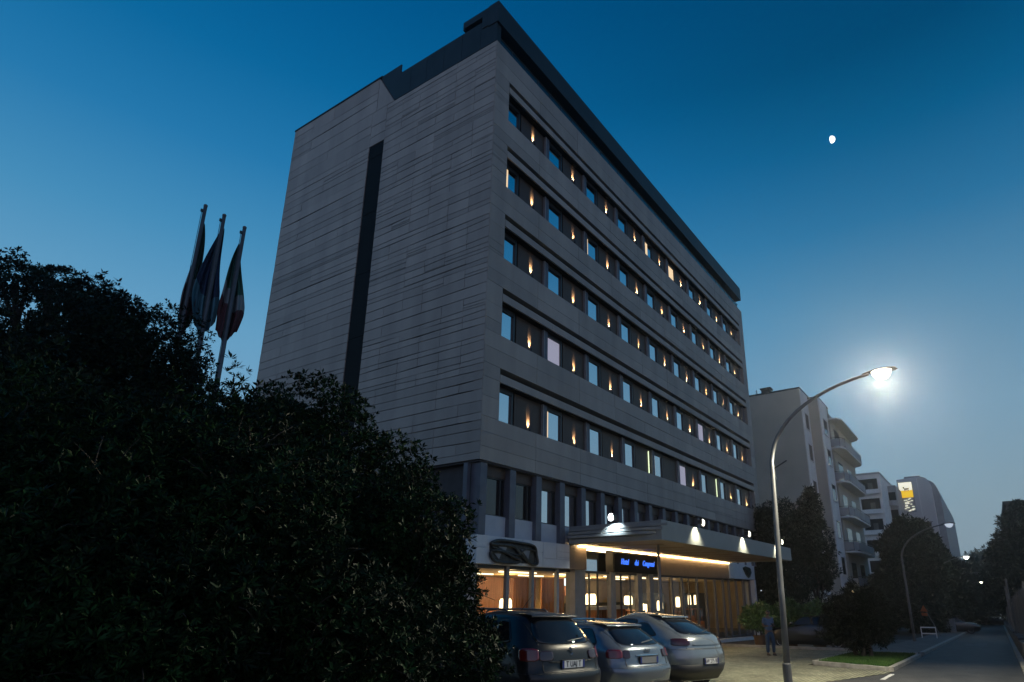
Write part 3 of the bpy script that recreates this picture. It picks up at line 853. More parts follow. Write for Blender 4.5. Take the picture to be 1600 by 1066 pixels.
# ------------------------------------------------------------------ foliage
def leaf_cloud(blobs, per_m2, ll, lw, per=7, droop=.15, shell=.62, inner=1.0, up=.35, flat=1.0, rough=.18):
    """rosettes of folded leaves through lumpy crowns; blobs (x, y, z, r)"""
    V = []
    blobs = [tuple(b) for b in blobs]
    P, D = [], []
    for bx, by, bz, br, *dn in blobs:
        n = int(per_m2 * 4 * pi * br * br * (dn[0] if dn else 1))
        d = RNG.normal(size=(n, 3)); d /= np.linalg.norm(d, axis=1)[:, None]
        # lumps: radius modulated by a few random cosines
        k = RNG.normal(size=(6, 3)) * 2.6; ph = RNG.random(6) * 6.28
        lump = 1 + rough * np.cos(d @ k.T + ph).sum(1) / 2.2
        u = shell + (1 - shell) * RNG.random(n) ** .55
        far = RNG.random(n) < .07
        u = np.where(far, 1 + .1 * RNG.random(n), u)
        p = d * (br * u * lump)[:, None]; p[:, 2] *= flat
        P.append(p + np.array([bx, by, bz])); D.append(d)
    P = np.concatenate(P); D = np.concatenate(D)
    ax = D * .75 + RNG.normal(size=D.shape) * .42 + np.array([0, 0, up]); ax /= np.linalg.norm(ax, axis=1)[:, None]
    ref = RNG.normal(size=ax.shape); a = np.cross(ax, ref); a /= np.linalg.norm(a, axis=1)[:, None]; b = np.cross(ax, a)
    N = len(P); rot = RNG.random(N) * 6.28; sz = .55 + .9 * RNG.random(N)
    for j in range(per):
        t = rot + 2 * pi * j / per + RNG.normal(size=N) * .2
        e = (.25 + .75 * RNG.random(N))            # opening angle of this leaf
        out = a * np.cos(t)[:, None] + b * np.sin(t)[:, None]
        dr = out * np.sin(e * 1.45)[:, None] + ax * np.cos(e * 1.45)[:, None]
        dr[:, 2] -= droop * e; dr /= np.linalg.norm(dr, axis=1)[:, None]
        sd = np.cross(dr, ax + RNG.normal(size=ax.shape) * .25); sd /= (np.linalg.norm(sd, axis=1)[:, None] + 1e-6)
        nn = np.cross(sd, dr)
        l = (ll * sz * (.75 + .5 * RNG.random(N)))[:, None]; w_ = (lw * sz)[:, None]
        base = P + dr * .12 * l
        tip = P + dr * l; mid = P + dr * l * .58
        V.append(np.stack([base, mid + sd * w_ * .5 + nn * w_ * .18, tip, mid - sd * w_ * .5 + nn * w_ * .18], 1))
    return np.concatenate(V).reshape(-1, 3)


def inner_leaves(blobs, n_per, size):
    V = []
    for bx, by, bz, br, *dn in blobs:
        if dn: continue
        n = max(8, int(n_per * br * br))
        d = RNG.normal(size=(n, 3)); d /= np.linalg.norm(d, axis=1)[:, None]
        p = d * (br * (.25 + .45 * RNG.random(n)))[:, None] + np.array([bx, by, bz])
        a = RNG.normal(size=(n, 3)); a /= np.linalg.norm(a, axis=1)[:, None]
        b = np.cross(a, d); b /= np.linalg.norm(b, axis=1)[:, None]
        s = size * (.6 + .8 * RNG.random(n))[:, None]
        V.append(np.stack([p - a * s, p + b * s * .5, p + a * s, p - b * s * .5], 1))
    return np.concatenate(V).reshape(-1, 3)


def leaf_obj(name, V, mat, parent):
    nq = len(V) // 4
    me = bpy.data.meshes.new(name)
    me.vertices.add(len(V)); me.vertices.foreach_set('co', V.astype(np.float32).ravel())
    idx = np.arange(nq)[:, None] * 4
    tri = np.concatenate([idx + [0, 1, 2], idx + [0, 2, 3]], 1).ravel()
    me.loops.add(len(tri)); me.loops.foreach_set('vertex_index', tri.astype(np.int32))
    me.polygons.add(nq * 2); me.polygons.foreach_set('loop_start', np.arange(nq * 2, dtype=np.int32) * 3)
    me.polygons.foreach_set('loop_total', np.full(nq * 2, 3, np.int32))
    me.update(calc_edges=True); me.validate()
    me.materials.append(mat)
    o = bpy.data.objects.new(name, me); col.objects.link(o); o.parent = parent
    return o


def plant(name, base, blobs, lab, cat, mat, per_m2, ll, lw, per=7, trunk=.08, group=None, stems=1, inner=60, isz=.3, twigs=0, **k):
    bx, by = base; bz = G(bx) - .05
    T = empty(name, (bx, by, bz), 0, lab, cat, group)
    o = [(q[0] - bx, q[1] - by, q[2] - bz, *q[3:]) for q in blobs]
    V = leaf_cloud(o, per_m2, ll, lw, per, **k)
    if inner: V = np.concatenate([V, inner_leaves(o, inner, isz)])
    leaf_obj('crown', V, M[mat], T)
    m = MB()
    big = sorted(o, key=lambda q: -q[3])
    for s in range(stems):
        m = MB()
        a = random.random() * 6.28; st = Vector((.15 * s * cos(a), .15 * s * sin(a), 0))
        tops = big if stems == 1 else [big[s % len(big)]]
        hub = Vector((st.x * 1.5, st.y * 1.5, min(q[2] for q in o) * .55))
        m.tube([st, st * .5 + hub * .5 + Vector((random.gauss(0, .03), random.gauss(0, .03), 0)), hub], [trunk, trunk * .85, trunk * .7], 8)
        for q in tops:
            e = Vector(q[:3]); mid = hub.lerp(e, .5) + Vector((random.gauss(0, .1), random.gauss(0, .1), .1)) * q[3]
            m.tube([hub, mid, e], [trunk * .6, trunk * .4, trunk * .15], 6)
            for _ in range(3):
                d = Vector((random.gauss(0, 1), random.gauss(0, 1), random.gauss(.3, .7))).normalized() * q[3] * .85
                m.tube([mid.lerp(e, .6), e + d * .5 + Vector((0, 0, .05)), e + d], [trunk * .25, trunk * .16, trunk * .05], 5)
        m.build('trunk' if stems == 1 else 'stem', M['bark'], T, smooth=True)
    m = MB()
    for _ in range(twigs):   # bare twigs poking out of the crown
        q = random.choice(o); d = Vector((random.gauss(-.5, .8), random.gauss(-.5, .8), random.gauss(.3, .6))).normalized()
        s = Vector(q[:3]) + d * q[3] * .85
        e = s + (d + Vector((random.gauss(0, .5), random.gauss(0, .5), random.gauss(0, .4)))) * random.uniform(.12, .3)
        m.tube([s, s.lerp(e, .5) + Vector((0, 0, .02)), e], [.006, .004, .002], 4)
    if twigs: tag(m.build('twigs', M['bark'], T, smooth=True), kind='stuff')
    return T


# near shrubs and trees on the left
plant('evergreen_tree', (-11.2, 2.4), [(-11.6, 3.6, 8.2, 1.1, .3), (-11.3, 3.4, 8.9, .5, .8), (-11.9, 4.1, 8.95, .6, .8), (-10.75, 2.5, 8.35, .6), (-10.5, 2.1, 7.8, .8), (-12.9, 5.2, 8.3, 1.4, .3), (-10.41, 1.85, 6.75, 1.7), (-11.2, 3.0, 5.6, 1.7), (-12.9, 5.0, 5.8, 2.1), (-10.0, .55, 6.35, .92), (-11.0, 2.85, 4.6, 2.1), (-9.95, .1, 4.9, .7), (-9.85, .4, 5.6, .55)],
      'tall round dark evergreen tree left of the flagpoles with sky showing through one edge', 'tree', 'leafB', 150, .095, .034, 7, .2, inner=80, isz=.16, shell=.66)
plant('evergreen_shrub', (-10.9, -4.8), [(-11.0, -4.33, 3.8, 1.1), (-10.86, -5.68, 4.0, .8), (-11.4, -4.2, 4.1, .9), (-11.2, -5.0, 2.4, 1.2)],
      'dark rounded shrub behind the front bushes below the flagpoles', 'shrub', 'leafB', 190, .07, .024, 8, .07, stems=3, twigs=40, inner=420, isz=.055)
plant('evergreen_shrub', (-10.5, -7.0), [(-10.72, -6.55, 4.0, .72), (-10.3, -7.28, 3.28, .72), (-10.6, -6.9, 2.4, 1.0), (-10.95, -6.3, 3.7, .6)],
      'tall pointed shrub rising in front of the bottom of the wall slot', 'shrub', 'leafA', 220, .065, .023, 8, .06, stems=3, twigs=40, inner=450, isz=.05)
plant('evergreen_shrub', (-10.5, -8.4), [(-10.6, -8.35, 2.55, .7), (-10.45, -8.65, 1.95, .52), (-10.78, -8.13, 2.09, .86), (-10.32, -8.9, 1.3, .42), (-10.52, -8.45, 1.1, .8)],
      'glossy green shrub beside the dark car with its edge against the hotel', 'shrub', 'leafA', 260, .062, .02, 8, .05, stems=3, twigs=30, inner=500, isz=.045)
plant('evergreen_shrub', (-13.7, -8.1), [(-13.69, -8.06, 2.42, .9), (-13.84, -7.81, 1.6, 1.05), (-13.31, -8.58, 1.5, .85), (-14.11, -7.2, 2.76, .8), (-14.5, -7.6, 1.4, .9), (-14.3, -8.4, 1.0, .7), (-13.6, -8.6, .9, .8)],
      'large near shrub with whorled shiny leaves filling the bottom corner', 'shrub', 'leafA', 270, .07, .017, 10, .05, stems=4, twigs=110, rough=.34, inner=500, isz=.045)
plant('evergreen_shrub', (-12.3, -8.5), [(-12.41, -8.42, 2.28, .85), (-12.22, -8.68, 1.45, .95), (-12.65, -7.87, 2.75, .8), (-11.76, -8.98, 1.4, .7), (-12.3, -8.7, .8, .8)],
      'near shrub with bare twigs between the corner shrub and the car', 'shrub', 'leafA', 270, .068, .018, 9, .05, stems=4, twigs=140, rough=.34, inner=500, isz=.045)
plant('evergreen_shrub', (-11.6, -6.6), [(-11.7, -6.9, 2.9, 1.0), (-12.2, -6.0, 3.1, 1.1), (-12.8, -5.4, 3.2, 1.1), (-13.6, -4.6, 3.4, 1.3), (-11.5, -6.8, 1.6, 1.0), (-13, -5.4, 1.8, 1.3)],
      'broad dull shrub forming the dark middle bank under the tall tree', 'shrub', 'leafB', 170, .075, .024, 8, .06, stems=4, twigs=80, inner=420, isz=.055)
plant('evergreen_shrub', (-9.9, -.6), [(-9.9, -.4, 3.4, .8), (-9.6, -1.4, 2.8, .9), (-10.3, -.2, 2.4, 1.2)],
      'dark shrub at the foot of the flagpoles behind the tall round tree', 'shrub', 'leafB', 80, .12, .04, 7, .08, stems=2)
plant('low_shrub', (-5.6, -3.0), [(-6.2, -2.6, .9, .55), (-5.2, -2.3, .95, .5), (-4.2, -2.1, .9, .5), (-3.2, -2.0, .85, .45)], 'low planting below the lobby windows behind the dark car', 'shrub', 'leafC', 70, .22, .035, 8, .05, stems=2)

# trees on the right, beyond the hotel
plant('ivy_clad_tree', (33.0, -3.3), [(32.43, -3.6, 8.2, .7), (32.9, -3.4, 6.9, 1.15), (33.0, -3.2, 5.2, 1.35), (33.6, -3.6, 3.9, .95), (33.8, -3.7, 2.7, .55), (32.4, -3.7, 9.2, .3), (32.9, -3.8, 8.9, .25), (31.93, -2.7, 5.3, 1.4)],
      'dark ragged tree with a spiky top hanging over the street before the beige block', 'tree', 'leafD', 60, .24, .06, 6, .18, inner=30, isz=.4, droop=.6, rough=.35, up=-.1)
plant('ivy_clad_tree', (31.6, -.6), [(31.51, -1.33, 6.6, 1.6), (31.72, -.34, 4.6, 1.6), (31.83, -1.54, 3.0, 1.8), (31.57, .69, 3.0, 1.4), (31.2, -.2, 7.2, .8), (31.9, .9, 5.9, 1.2), (31.6, -1.4, 1.0, 1.5)],
      'dark shaggy tree against the hotel end wall behind the lamp post', 'tree', 'leafD', 60, .24, .06, 6, .18, inner=30, isz=.4, droop=.6, rough=.3, up=-.1)
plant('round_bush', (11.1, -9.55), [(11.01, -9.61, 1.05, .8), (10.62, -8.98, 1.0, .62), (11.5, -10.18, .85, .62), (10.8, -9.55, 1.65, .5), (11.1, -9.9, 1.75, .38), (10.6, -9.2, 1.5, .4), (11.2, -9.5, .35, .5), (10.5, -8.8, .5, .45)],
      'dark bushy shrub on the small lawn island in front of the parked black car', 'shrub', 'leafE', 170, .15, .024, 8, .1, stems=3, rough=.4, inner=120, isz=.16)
for (x, y, z, r), lab in zip([(17.9, -3.6, .78, .62), (18.6, -4.9, .8, .68), (19.0, -6.2, .85, .62)],
                             ['lit green hedge shrub in a pot just behind the standing person', 'lit green hedge shrub right of the lamp post', 'lit green hedge shrub above the bonnet of the black car']):
    plant('potted_shrub', (x, y), [(x, y, z, r), (x + .1, y - .35, z + .05, r * .75), (x - .1, y + .4, z - .05, r * .75)], lab, 'shrub', 'leafC', 75, .2, .055, 8, .05, stems=2, group='hedge shrubs in pots')
    P = MB(); P.lathe((x, y, G(x)), [(0, 0), (.3, 0), (.36, .5), (.4, .5), (.4, .56), (.3, .56), (0, .5)], 16)
    tag(P.build('plant_pot', M['terracotta']), 'brown pot holding the ' + lab.replace(' in a pot', ''), 'plant pot', 'pots under the hedge')
for name, b, bl, lab in [
    ('conifer_tree', (50.5, -5.8), [(50.6, -6.8, 3.0, 2.0), (50, -6.9, .9, 2.0), (51.2, -6.9, 4.9, 1.2)], 'dark dense tree beside the lower balconies of the beige block'),
    ('conifer_tree', (55.5, -7.0), [(54.9, -7.2, 6.6, 1.7), (56.1, -7.6, 3.4, 2.8), (55.2, -7.4, 8.3, .9), (56, -7.8, 5.4, 2.0), (55.5, -7.6, .9, 2.5)], 'dark tall tree in front of the white balcony block'),
    ('conifer_tree', (61.0, -8.3), [(60.62, -8.4, 6.6, 1.9), (61.0, -8.3, 4.0, 2.6), (60.9, -8.4, 8.4, .9), (61.3, -8.2, 1.3, 2.6)], 'dark tall tree behind the second lamp post under the lit sign'),
    ('conifer_tree', (73.0, -8.4), [(72.46, -8.54, 5.4, 2.0), (73.6, -8.2, 2.2, 2.6), (72.6, -8.5, 7.2, .9)], 'dark tree between the second and third lamp posts'),
    ('conifer_tree', (106, -8.2), [(105.3, -8.1, 1.5, 3.0), (106, -8.4, 4.0, 2.4), (107, -8, -.5, 3.)], 'far dark tree behind the third lamp post'),
    ('conifer_tree', (118, -8.6), [(117.2, -8.4, 2.8, 3.6), (118, -9, 5.2, 2.2)], 'far dark tree behind the fourth lamp post'),
    ('conifer_tree', (70.8, -17.6), [(70.6, -17.8, 9.4, 1.5), (71, -17.4, 6.6, 2.4), (70.8, -17.8, 3.0, 3.0), (70.6, -18.0, 11.0, .8), (68, -18.2, 8.0, 2.0), (68, -18, 5, 2.6)], 'dark pointed tree standing over the wall at the edge of the view'),
    ('conifer_tree', (75, -16.6), [(73.3, -16.4, 5.6, 2.1), (75, -16.5, 3.2, 2.9), (75.5, -16.6, 7.0, 1.0)], 'dark layered tree leaning over the road from behind the wall'),
    ('conifer_tree', (90, -15.8), [(89.4, -15.6, 4.2, 2.2), (90, -15.8, 1.5, 2.6)], 'dark lower tree further along the wall'),
]:
    plant(name, b, bl, lab, 'tree', 'leafD', 22, .46, .13, 6, .25, inner=14, isz=.9, rough=.3, flat=.95)
m_far = [(167, -7.0, 3.0, 6.0), (165, -19, 5.0, 6.0), (190, -22, 4, 7), (186, -5, 2, 7), (240, -28, 2, 9), (250, -12, 4.5, 9), (245, 0, 1, 10), (270, -20, 3, 9), (140, -20, 3, 6), (130, -7, .5, 5), (150, -5, 1, 6), (210, -4, 2, 7)]
V = leaf_cloud(m_far, 1.6, 1.6, .5, 6, rough=.25)
o = leaf_obj('far_woods', np.concatenate([V, inner_leaves(m_far, 4, 2.2)]), M['leafD'], None); tag(o, 'dark mass of trees closing the end of the street', 'woods', kind='stuff')

# ------------------------------------------------------------------ flagpoles and flags
def flag(x, y, ztop, lab, stripes, xa, xb, ln, seed):
    """limp cloth hanging from the top of its pole, gathered above and fanning out in folds below"""
    F = empty('flag', (x, y, ztop), R(-24), lab, 'flag', 'flags hanging from the poles')
    ni, nj = 44, 16
    def pt(u, v):
        k = (.08 + .92 * min(1, v * 1.25) ** .9) * (1 - .28 * max(0, v - .7) / .3)
        xx = (xa + (xb - xa) * u) * k + .05 * sin(5 * v + seed)
        yy = .1 + .11 * (.25 + v) * sin(15 * u + 3 * v + seed) + .05 * sin(31 * u + seed * 2)
        zz = -ln * v * (1 - .13 * abs(2 * u - .9)) - .06 * sin(15 * u + seed) * v
        return (xx, yy, zz)
    for nm, mt, v0, v1 in stripes:
        f = lambda t, u: t if t in (0, 1) else t + .16 * (u - .5)
        m = MB(); m.grid([[pt(i / ni, f(v0, i / ni) + (f(v1, i / ni) - f(v0, i / ni)) * j / nj) for i in range(ni + 1)] for j in range(nj + 1)])
        m.build(nm, M[mt], F, smooth=True)
    return F


it = [('green_stripe', 'green', 0, .52), ('white_stripe', 'fpale', .52, .68), ('red_stripe', 'red', .68, 1)]
for i, (x, y, zt, lab) in enumerate([(-8.95, 2.29, 12.02, 'slim metal flagpole nearest the tall dark tree'), (-8.61, 1.91, 11.77, 'slim metal flagpole in the middle of the three'), (-8.23, 1.5, 11.45, 'slim metal flagpole nearest the hotel wall')]):
    T = empty('flagpole', (x, y, G(x)), 0, lab, 'flagpole', 'three flagpoles beside the hotel')
    h = zt - G(x)
    MB().tube([(0, 0, 0), (0, 0, h * .5), (0, 0, h)], [.07, .06, .045], 12).build('pole', M['steel'], T, smooth=True)
    MB().lathe((0, 0, h), [(0, 0), (.05, 0), (.05, .04), (.03, .06), (0, .06)], 12).build('finial', M['steel'], T)
    m = MB(); m.tube([(-.07, 0, 1.2), (-.07, 0, h - .15)], .008, 5); m.box(-.1, -.04, -.02, .02, h - .2, h - .12); m.build('halyard', M['frame'], T)
flag(-8.95, 2.29, 11.55, 'green white and red flag furled tight on the pole nearest the tree', it, -.1, .3, 3.3, 1.0)
flag(-8.61, 1.91, 11.45, 'dark blue flag with a pale teal end on the middle pole', [('blue_field', 'navy', 0, .66), ('teal_end', 'teal', .66, 1)], -.4, .28, 3.2, 2.3)
flag(-8.23, 1.5, 11.0, 'green white and red flag fanned out on the pole nearest the hotel', it, -.36, .32, 2.9, 4.1)

# ------------------------------------------------------------------ street lamps
def street_lamp(x, y, h, reach, lab, on, scale=1.0, lean=0., lum='e_street'):
    T = empty('street_lamp', (x, y, G(x) - .02), 0, lab, 'street lamp', 'curved street lamps along the road')
    k = h - 2.0
    pts = [(0, 0, 0), (lean * .3, 0, k * .4), (lean * .85, 0, k)]
    rd = [.085, .075, .06]
    n = 12
    for i in range(1, n + 1):
        a = i / n * R(78)
        pts.append((lean + .1 * i / n, -reach * (1 - cos(a)) / (1 - cos(R(78))), k + (h - k) * sin(a) / sin(R(78)))); rd.append(.06 - .024 * i / n)
    MB().tube(pts, rd, 12).build('pole', M['steel'], T, smooth=True)
    MB().lathe((0, 0, 0), [(.16, 0), (.15, .06), (.1, .1), (.1, .5), (.088, .52)], 14).build('base_collar', M['steel'], T)
    e = Vector(pts[-1])
    hd = empty('lamp_head', e); hd.parent = T
    m = MB(); m.grid([[(.15 * s * cos(q), -t, .09 * s * max(0, sin(q)) + .02) for q in [pi * j / 10 for j in range(11)]] for t, s in [(-.15, .25), (0, .6), (.2, .95), (.45, 1), (.62, .7), (.68, .05)]])
    m.build('shell', M['steel'], hd, smooth=True)
    m = MB(); m.grid([[(.2 * s * cos(q), -t, .03 - .24 * s * max(0, sin(q))) for q in [pi * j / 10 for j in range(11)]] for t, s in [(.06, .05), (.1, .5), (.17, .85), (.28, 1), (.4, .95), (.49, .6), (.54, .05)]])
    m.build('lens', M[lum], hd, smooth=True)
    return T, e


T, e = street_lamp(.15, -9.62, 7.42, 2.62, 'near street lamp shining brightly over the forecourt', True, lean=.6)
m = MB(); m.box(.52, .6, -.06, .0, 4.95, 5.02); m.tube([(.56, -.03, 5.0), (.56, -.05, 5.25), (.56, -.38, 5.42)], [.02, .02, .02], 6); m.build('camera_bracket', M['frame'], T)
spot('street_glow', e + Vector((-.16, -.3, -.27)), (-.28, -.08, -1), 4300, (1, .90, .66), 152, .3, .12, T)
street_lamp(29.4, -9.45, 6.95, 2.6, 'unlit grey street lamp before the dark trees, second from the hotel', False, lum='e_faint')  # unlit lens given a faint glow of its own so the head looks pale
T, e = street_lamp(56, -9.4, 6.95, 2.6, 'third lit street lamp with its head against the evening sky', True, lum='e_far'); point('street_glow', e + Vector((0, -.3, -.25)), 90, (1, .95, .8), .15, T)
street_lamp(84, -9.3, 6.95, 2.8, 'fourth unlit street lamp under the dark trees', False, lum='steel')
for x, lab in [(112, 'small bright lamp high at the end of the street'), (140, 'first of the four tiny lamps in a slanting row down the street'), (165, 'second of the four tiny lamps in a slanting row'), (195, 'third of the four tiny lamps in a slanting row'), (235, 'last and lowest of the four tiny lamps in a slanting row')]:
    street_lamp(x, -9.3, 6.95, 2.8, lab, True, lum='e_far')

# ------------------------------------------------------------------ cars
def interp(tab, z):
    if z <= tab[0][0]: return tab[0][1]
    for (a, va), (b, vb) in zip(tab, tab[1:]):
        if z <= b:
            t = (z - a) / (b - a); return va + (vb - va) * t
    return tab[-1][1]


class Body:
    """car skin: stack of rounded plan outlines; rear at y=0, nose at y=L, x to the right"""
    def __init__(s, L, wt, rt_, ft, zr, d=.55, n=3.2, df=.9, nf=2.6):
        s.L, s.wt, s.rt, s.ft, s.zr, s.d, s.n, s.df, s.nf = L, wt, rt_, ft, zr, d, n, df, nf

    def sm(s, tab, z):   # smoothed lookup
        return sum(interp(tab, z + o) * k for o, k in ((-.035, .25), (0, .5), (.035, .25)))

    def w(s, z): return s.sm(s.wt, z)
    def yr(s, z): return s.sm(s.rt, z)
    def yf(s, z): return s.L + s.sm(s.ft, z)

    def rear(s, th, z, off=0):
        w_, y0, d = s.w(z) + off, s.yr(z) - off, min(s.d, (s.yf(z) - s.yr(z)) * .4)
        sn, cs = sin(th), max(0, cos(th))
        return Vector((w_ * math.copysign(abs(sn) ** (2 / s.n), sn), y0 + d - d * cs ** (2 / s.n), z))

    def rear_x(s, x, z, off=0):
        w_ = s.w(z); q = max(-.999, min(.999, x / w_)); d = min(s.d, (s.yf(z) - s.yr(z)) * .4)
        return Vector((x, s.yr(z) - off + d - d * (1 - abs(q) ** s.n) ** (1 / s.n), z))

    def side(s, sg, y, z, off=0):
        w_ = s.w(z) * (1 - .035 * ((y - s.L * .5) / (s.L * .5)) ** 2) / (1 - .035 * ((s.yr(z) + s.d - s.L * .5) / (s.L * .5)) ** 2)
        return Vector((sg * (w_ + off), y, z))

    def front(s, th, z):
        d = min(s.df, (s.yf(z) - s.yr(z)) * .4); sn, cs = sin(th), max(0, cos(th))
        w_ = abs(s.side(1, s.yf(z) - d, z).x)
        return Vector((w_ * math.copysign(abs(sn) ** (2 / s.nf), sn), s.yf(z) - d + d * cs ** (2 / s.nf), z))

    def ring(s, z):
        r = [s.rear(R(t), z) for t in range(-90, 91, 9)]
        d0 = s.yr(z) + min(s.d, (s.yf(z) - s.yr(z)) * .4); d1 = s.yf(z) - min(s.df, (s.yf(z) - s.yr(z)) * .4)
        r += [s.side(1, d0 + (d1 - d0) * i / 8, z) for i in range(1, 8)]
        r += [s.front(R(t), z) for t in range(90, -91, -9)]
        r += [s.side(-1, d1 + (d0 - d1) * i / 8, z) for i in range(1, 8)]
        return r

    def mesh(s, zs):
        m = MB(); rows = [s.ring(z) for z in zs]; m.grid(rows, close=True)
        k = len(rows[0])
        m.f.append(tuple(range(k - 1, -1, -1))); e = (len(rows) - 1) * k; m.f.append(tuple(e + i for i in range(k)))
        return m


def squircle(n=14, p=5):
    out = []
    for j in range(n + 1):
        r = []
        for i in range(n + 1):
            a, b = -1 + 2 * i / n, -1 + 2 * j / n
            q = (abs(a) ** p + abs(b) ** p) ** (1 / p); k = max(abs(a), abs(b)) / q if q else 0
            r.append((a * k, b * k))
        out.append(r)
    return out


SQ = squircle()


def thick(m, name, mat, par, t=.012, smooth=True):
    o = m.build(name, mat, par, smooth=smooth)
    md = o.modifiers.new('solid', 'SOLIDIFY'); md.thickness = t; md.offset = 0
    return o


def rear_patch(b, z0, z1, xa0, xb0, xa1, xb1, off=.006):
    """patch on the rear face; x range runs from (xa0, xb0) at z0 to (xa1, xb1) at z1"""
    rows = []
    for r in SQ:
        row = []
        for u, v in r:
            t = (v + 1) / 2; z = z0 + (z1 - z0) * t; xa = xa0 + (xa1 - xa0) * t; xb = xb0 + (xb1 - xb0) * t
            row.append(b.rear_x(xa + (xb - xa) * (u + 1) / 2, z, off))
        rows.append(row)
    return MB().grid(rows)


def wrap_patch(b, z0, z1, t0, t1, off=.006):
    rows = []
    for r in SQ:
        rows.append([b.rear(R(t0 + (t1 - t0) * (u + 1) / 2), z0 + (z1 - z0) * (v + 1) / 2, off) for u, v in r])
    return MB().grid(rows)


def side_patch(b, sg, z0, z1, ya0, yb0, ya1, yb1, off=.006):
    rows = []
    for r in SQ:
        row = []
        for u, v in r:
            t = (v + 1) / 2; z = z0 + (z1 - z0) * t; ya = ya0 + (ya1 - ya0) * t; yb = yb0 + (yb1 - yb0) * t
            row.append(b.side(sg, ya + (yb - ya) * (u + 1) / 2, z, off))
        rows.append(row)
    return MB().grid(rows)


def wheel(par, x, y, r, sg, name='wheel'):
    W_ = empty(name, (x, y, r)); W_.parent = par
    MB().lathe((0, 0, 0), [(r * .62, -.1), (r * .93, -.11), (r, -.07), (r, .07), (r * .93, .11), (r * .62, .1)], 32, 'x').build('tyre', M['rubber'], W_, smooth=True, auto=.6)
    m = MB(); m.lathe((0, 0, 0), [(r * .55, sg * .02), (r * .64, sg * .09), (r * .66, sg * .105), (r * .62, sg * .1), (r * .54, sg * .03)], 28, 'x')
    m.lathe((0, 0, 0), [(0, sg * .03), (r * .16, sg * .03), (r * .14, sg * .085), (0, sg * .09)], 14, 'x')
    for i in range(5):
        a = i * 2 * pi / 5
        for da in (-.14, .14):
            p0 = Vector((sg * .075, r * .12 * cos(a), r * .12 * sin(a))); p1 = Vector((sg * .085, r * .6 * cos(a + da), r * .6 * sin(a + da)))
            m.tube([p0, p1], [r * .07, r * .05], 5)
    m.build('rim', M['alloy'], W_)
    MB().lathe((0, 0, 0), [(0, -.02), (r * .6, -.02), (r * .6, .01), (0, .01)], 20, 'x').build('brake_disc', M['plastic'], W_)


def plate(par, b, zc, text, mat='plate', w_=.52, h=.11, out=.012, ink='plateink'):
    y = min(b.rear_x(0, zc - h / 2).y, b.rear_x(0, zc + h / 2).y) - out
    P = empty('number_plate', (0, y, zc)); P.parent = par
    MB().box(-w_ / 2 - .012, w_ / 2 + .012, 0, .03, -h / 2 - .012, h / 2 + .012).build('plate_frame', M['plastic'], P)
    MB().box(-w_ / 2, w_ / 2, -.004, 0, -h / 2, h / 2).build('plate_face', M[mat], P)
    for s in (-1, 1): MB().box(s * (w_ / 2 - .021) - .02, s * (w_ / 2 - .021) + .02, -.006, -.004, -h / 2, h / 2).build('blue_band', M['plateblue'], P)
    if text:
        c = bpy.data.curves.new('plate_text', 'FONT'); c.body = text; c.size = .115; c.align_x = 'CENTER'; c.align_y = 'CENTER'; c.extrude = .001; c.offset = .0012
        o = bpy.data.objects.new('plate_text', c); col.objects.link(o); o.parent = P; o.location = (0, -.007, -.002); o.rotation_euler = (R(90), 0, 0); o.scale = (.9, 1.05, 1)
        c.materials.append(M[ink]); text_mesh(o)
    return P


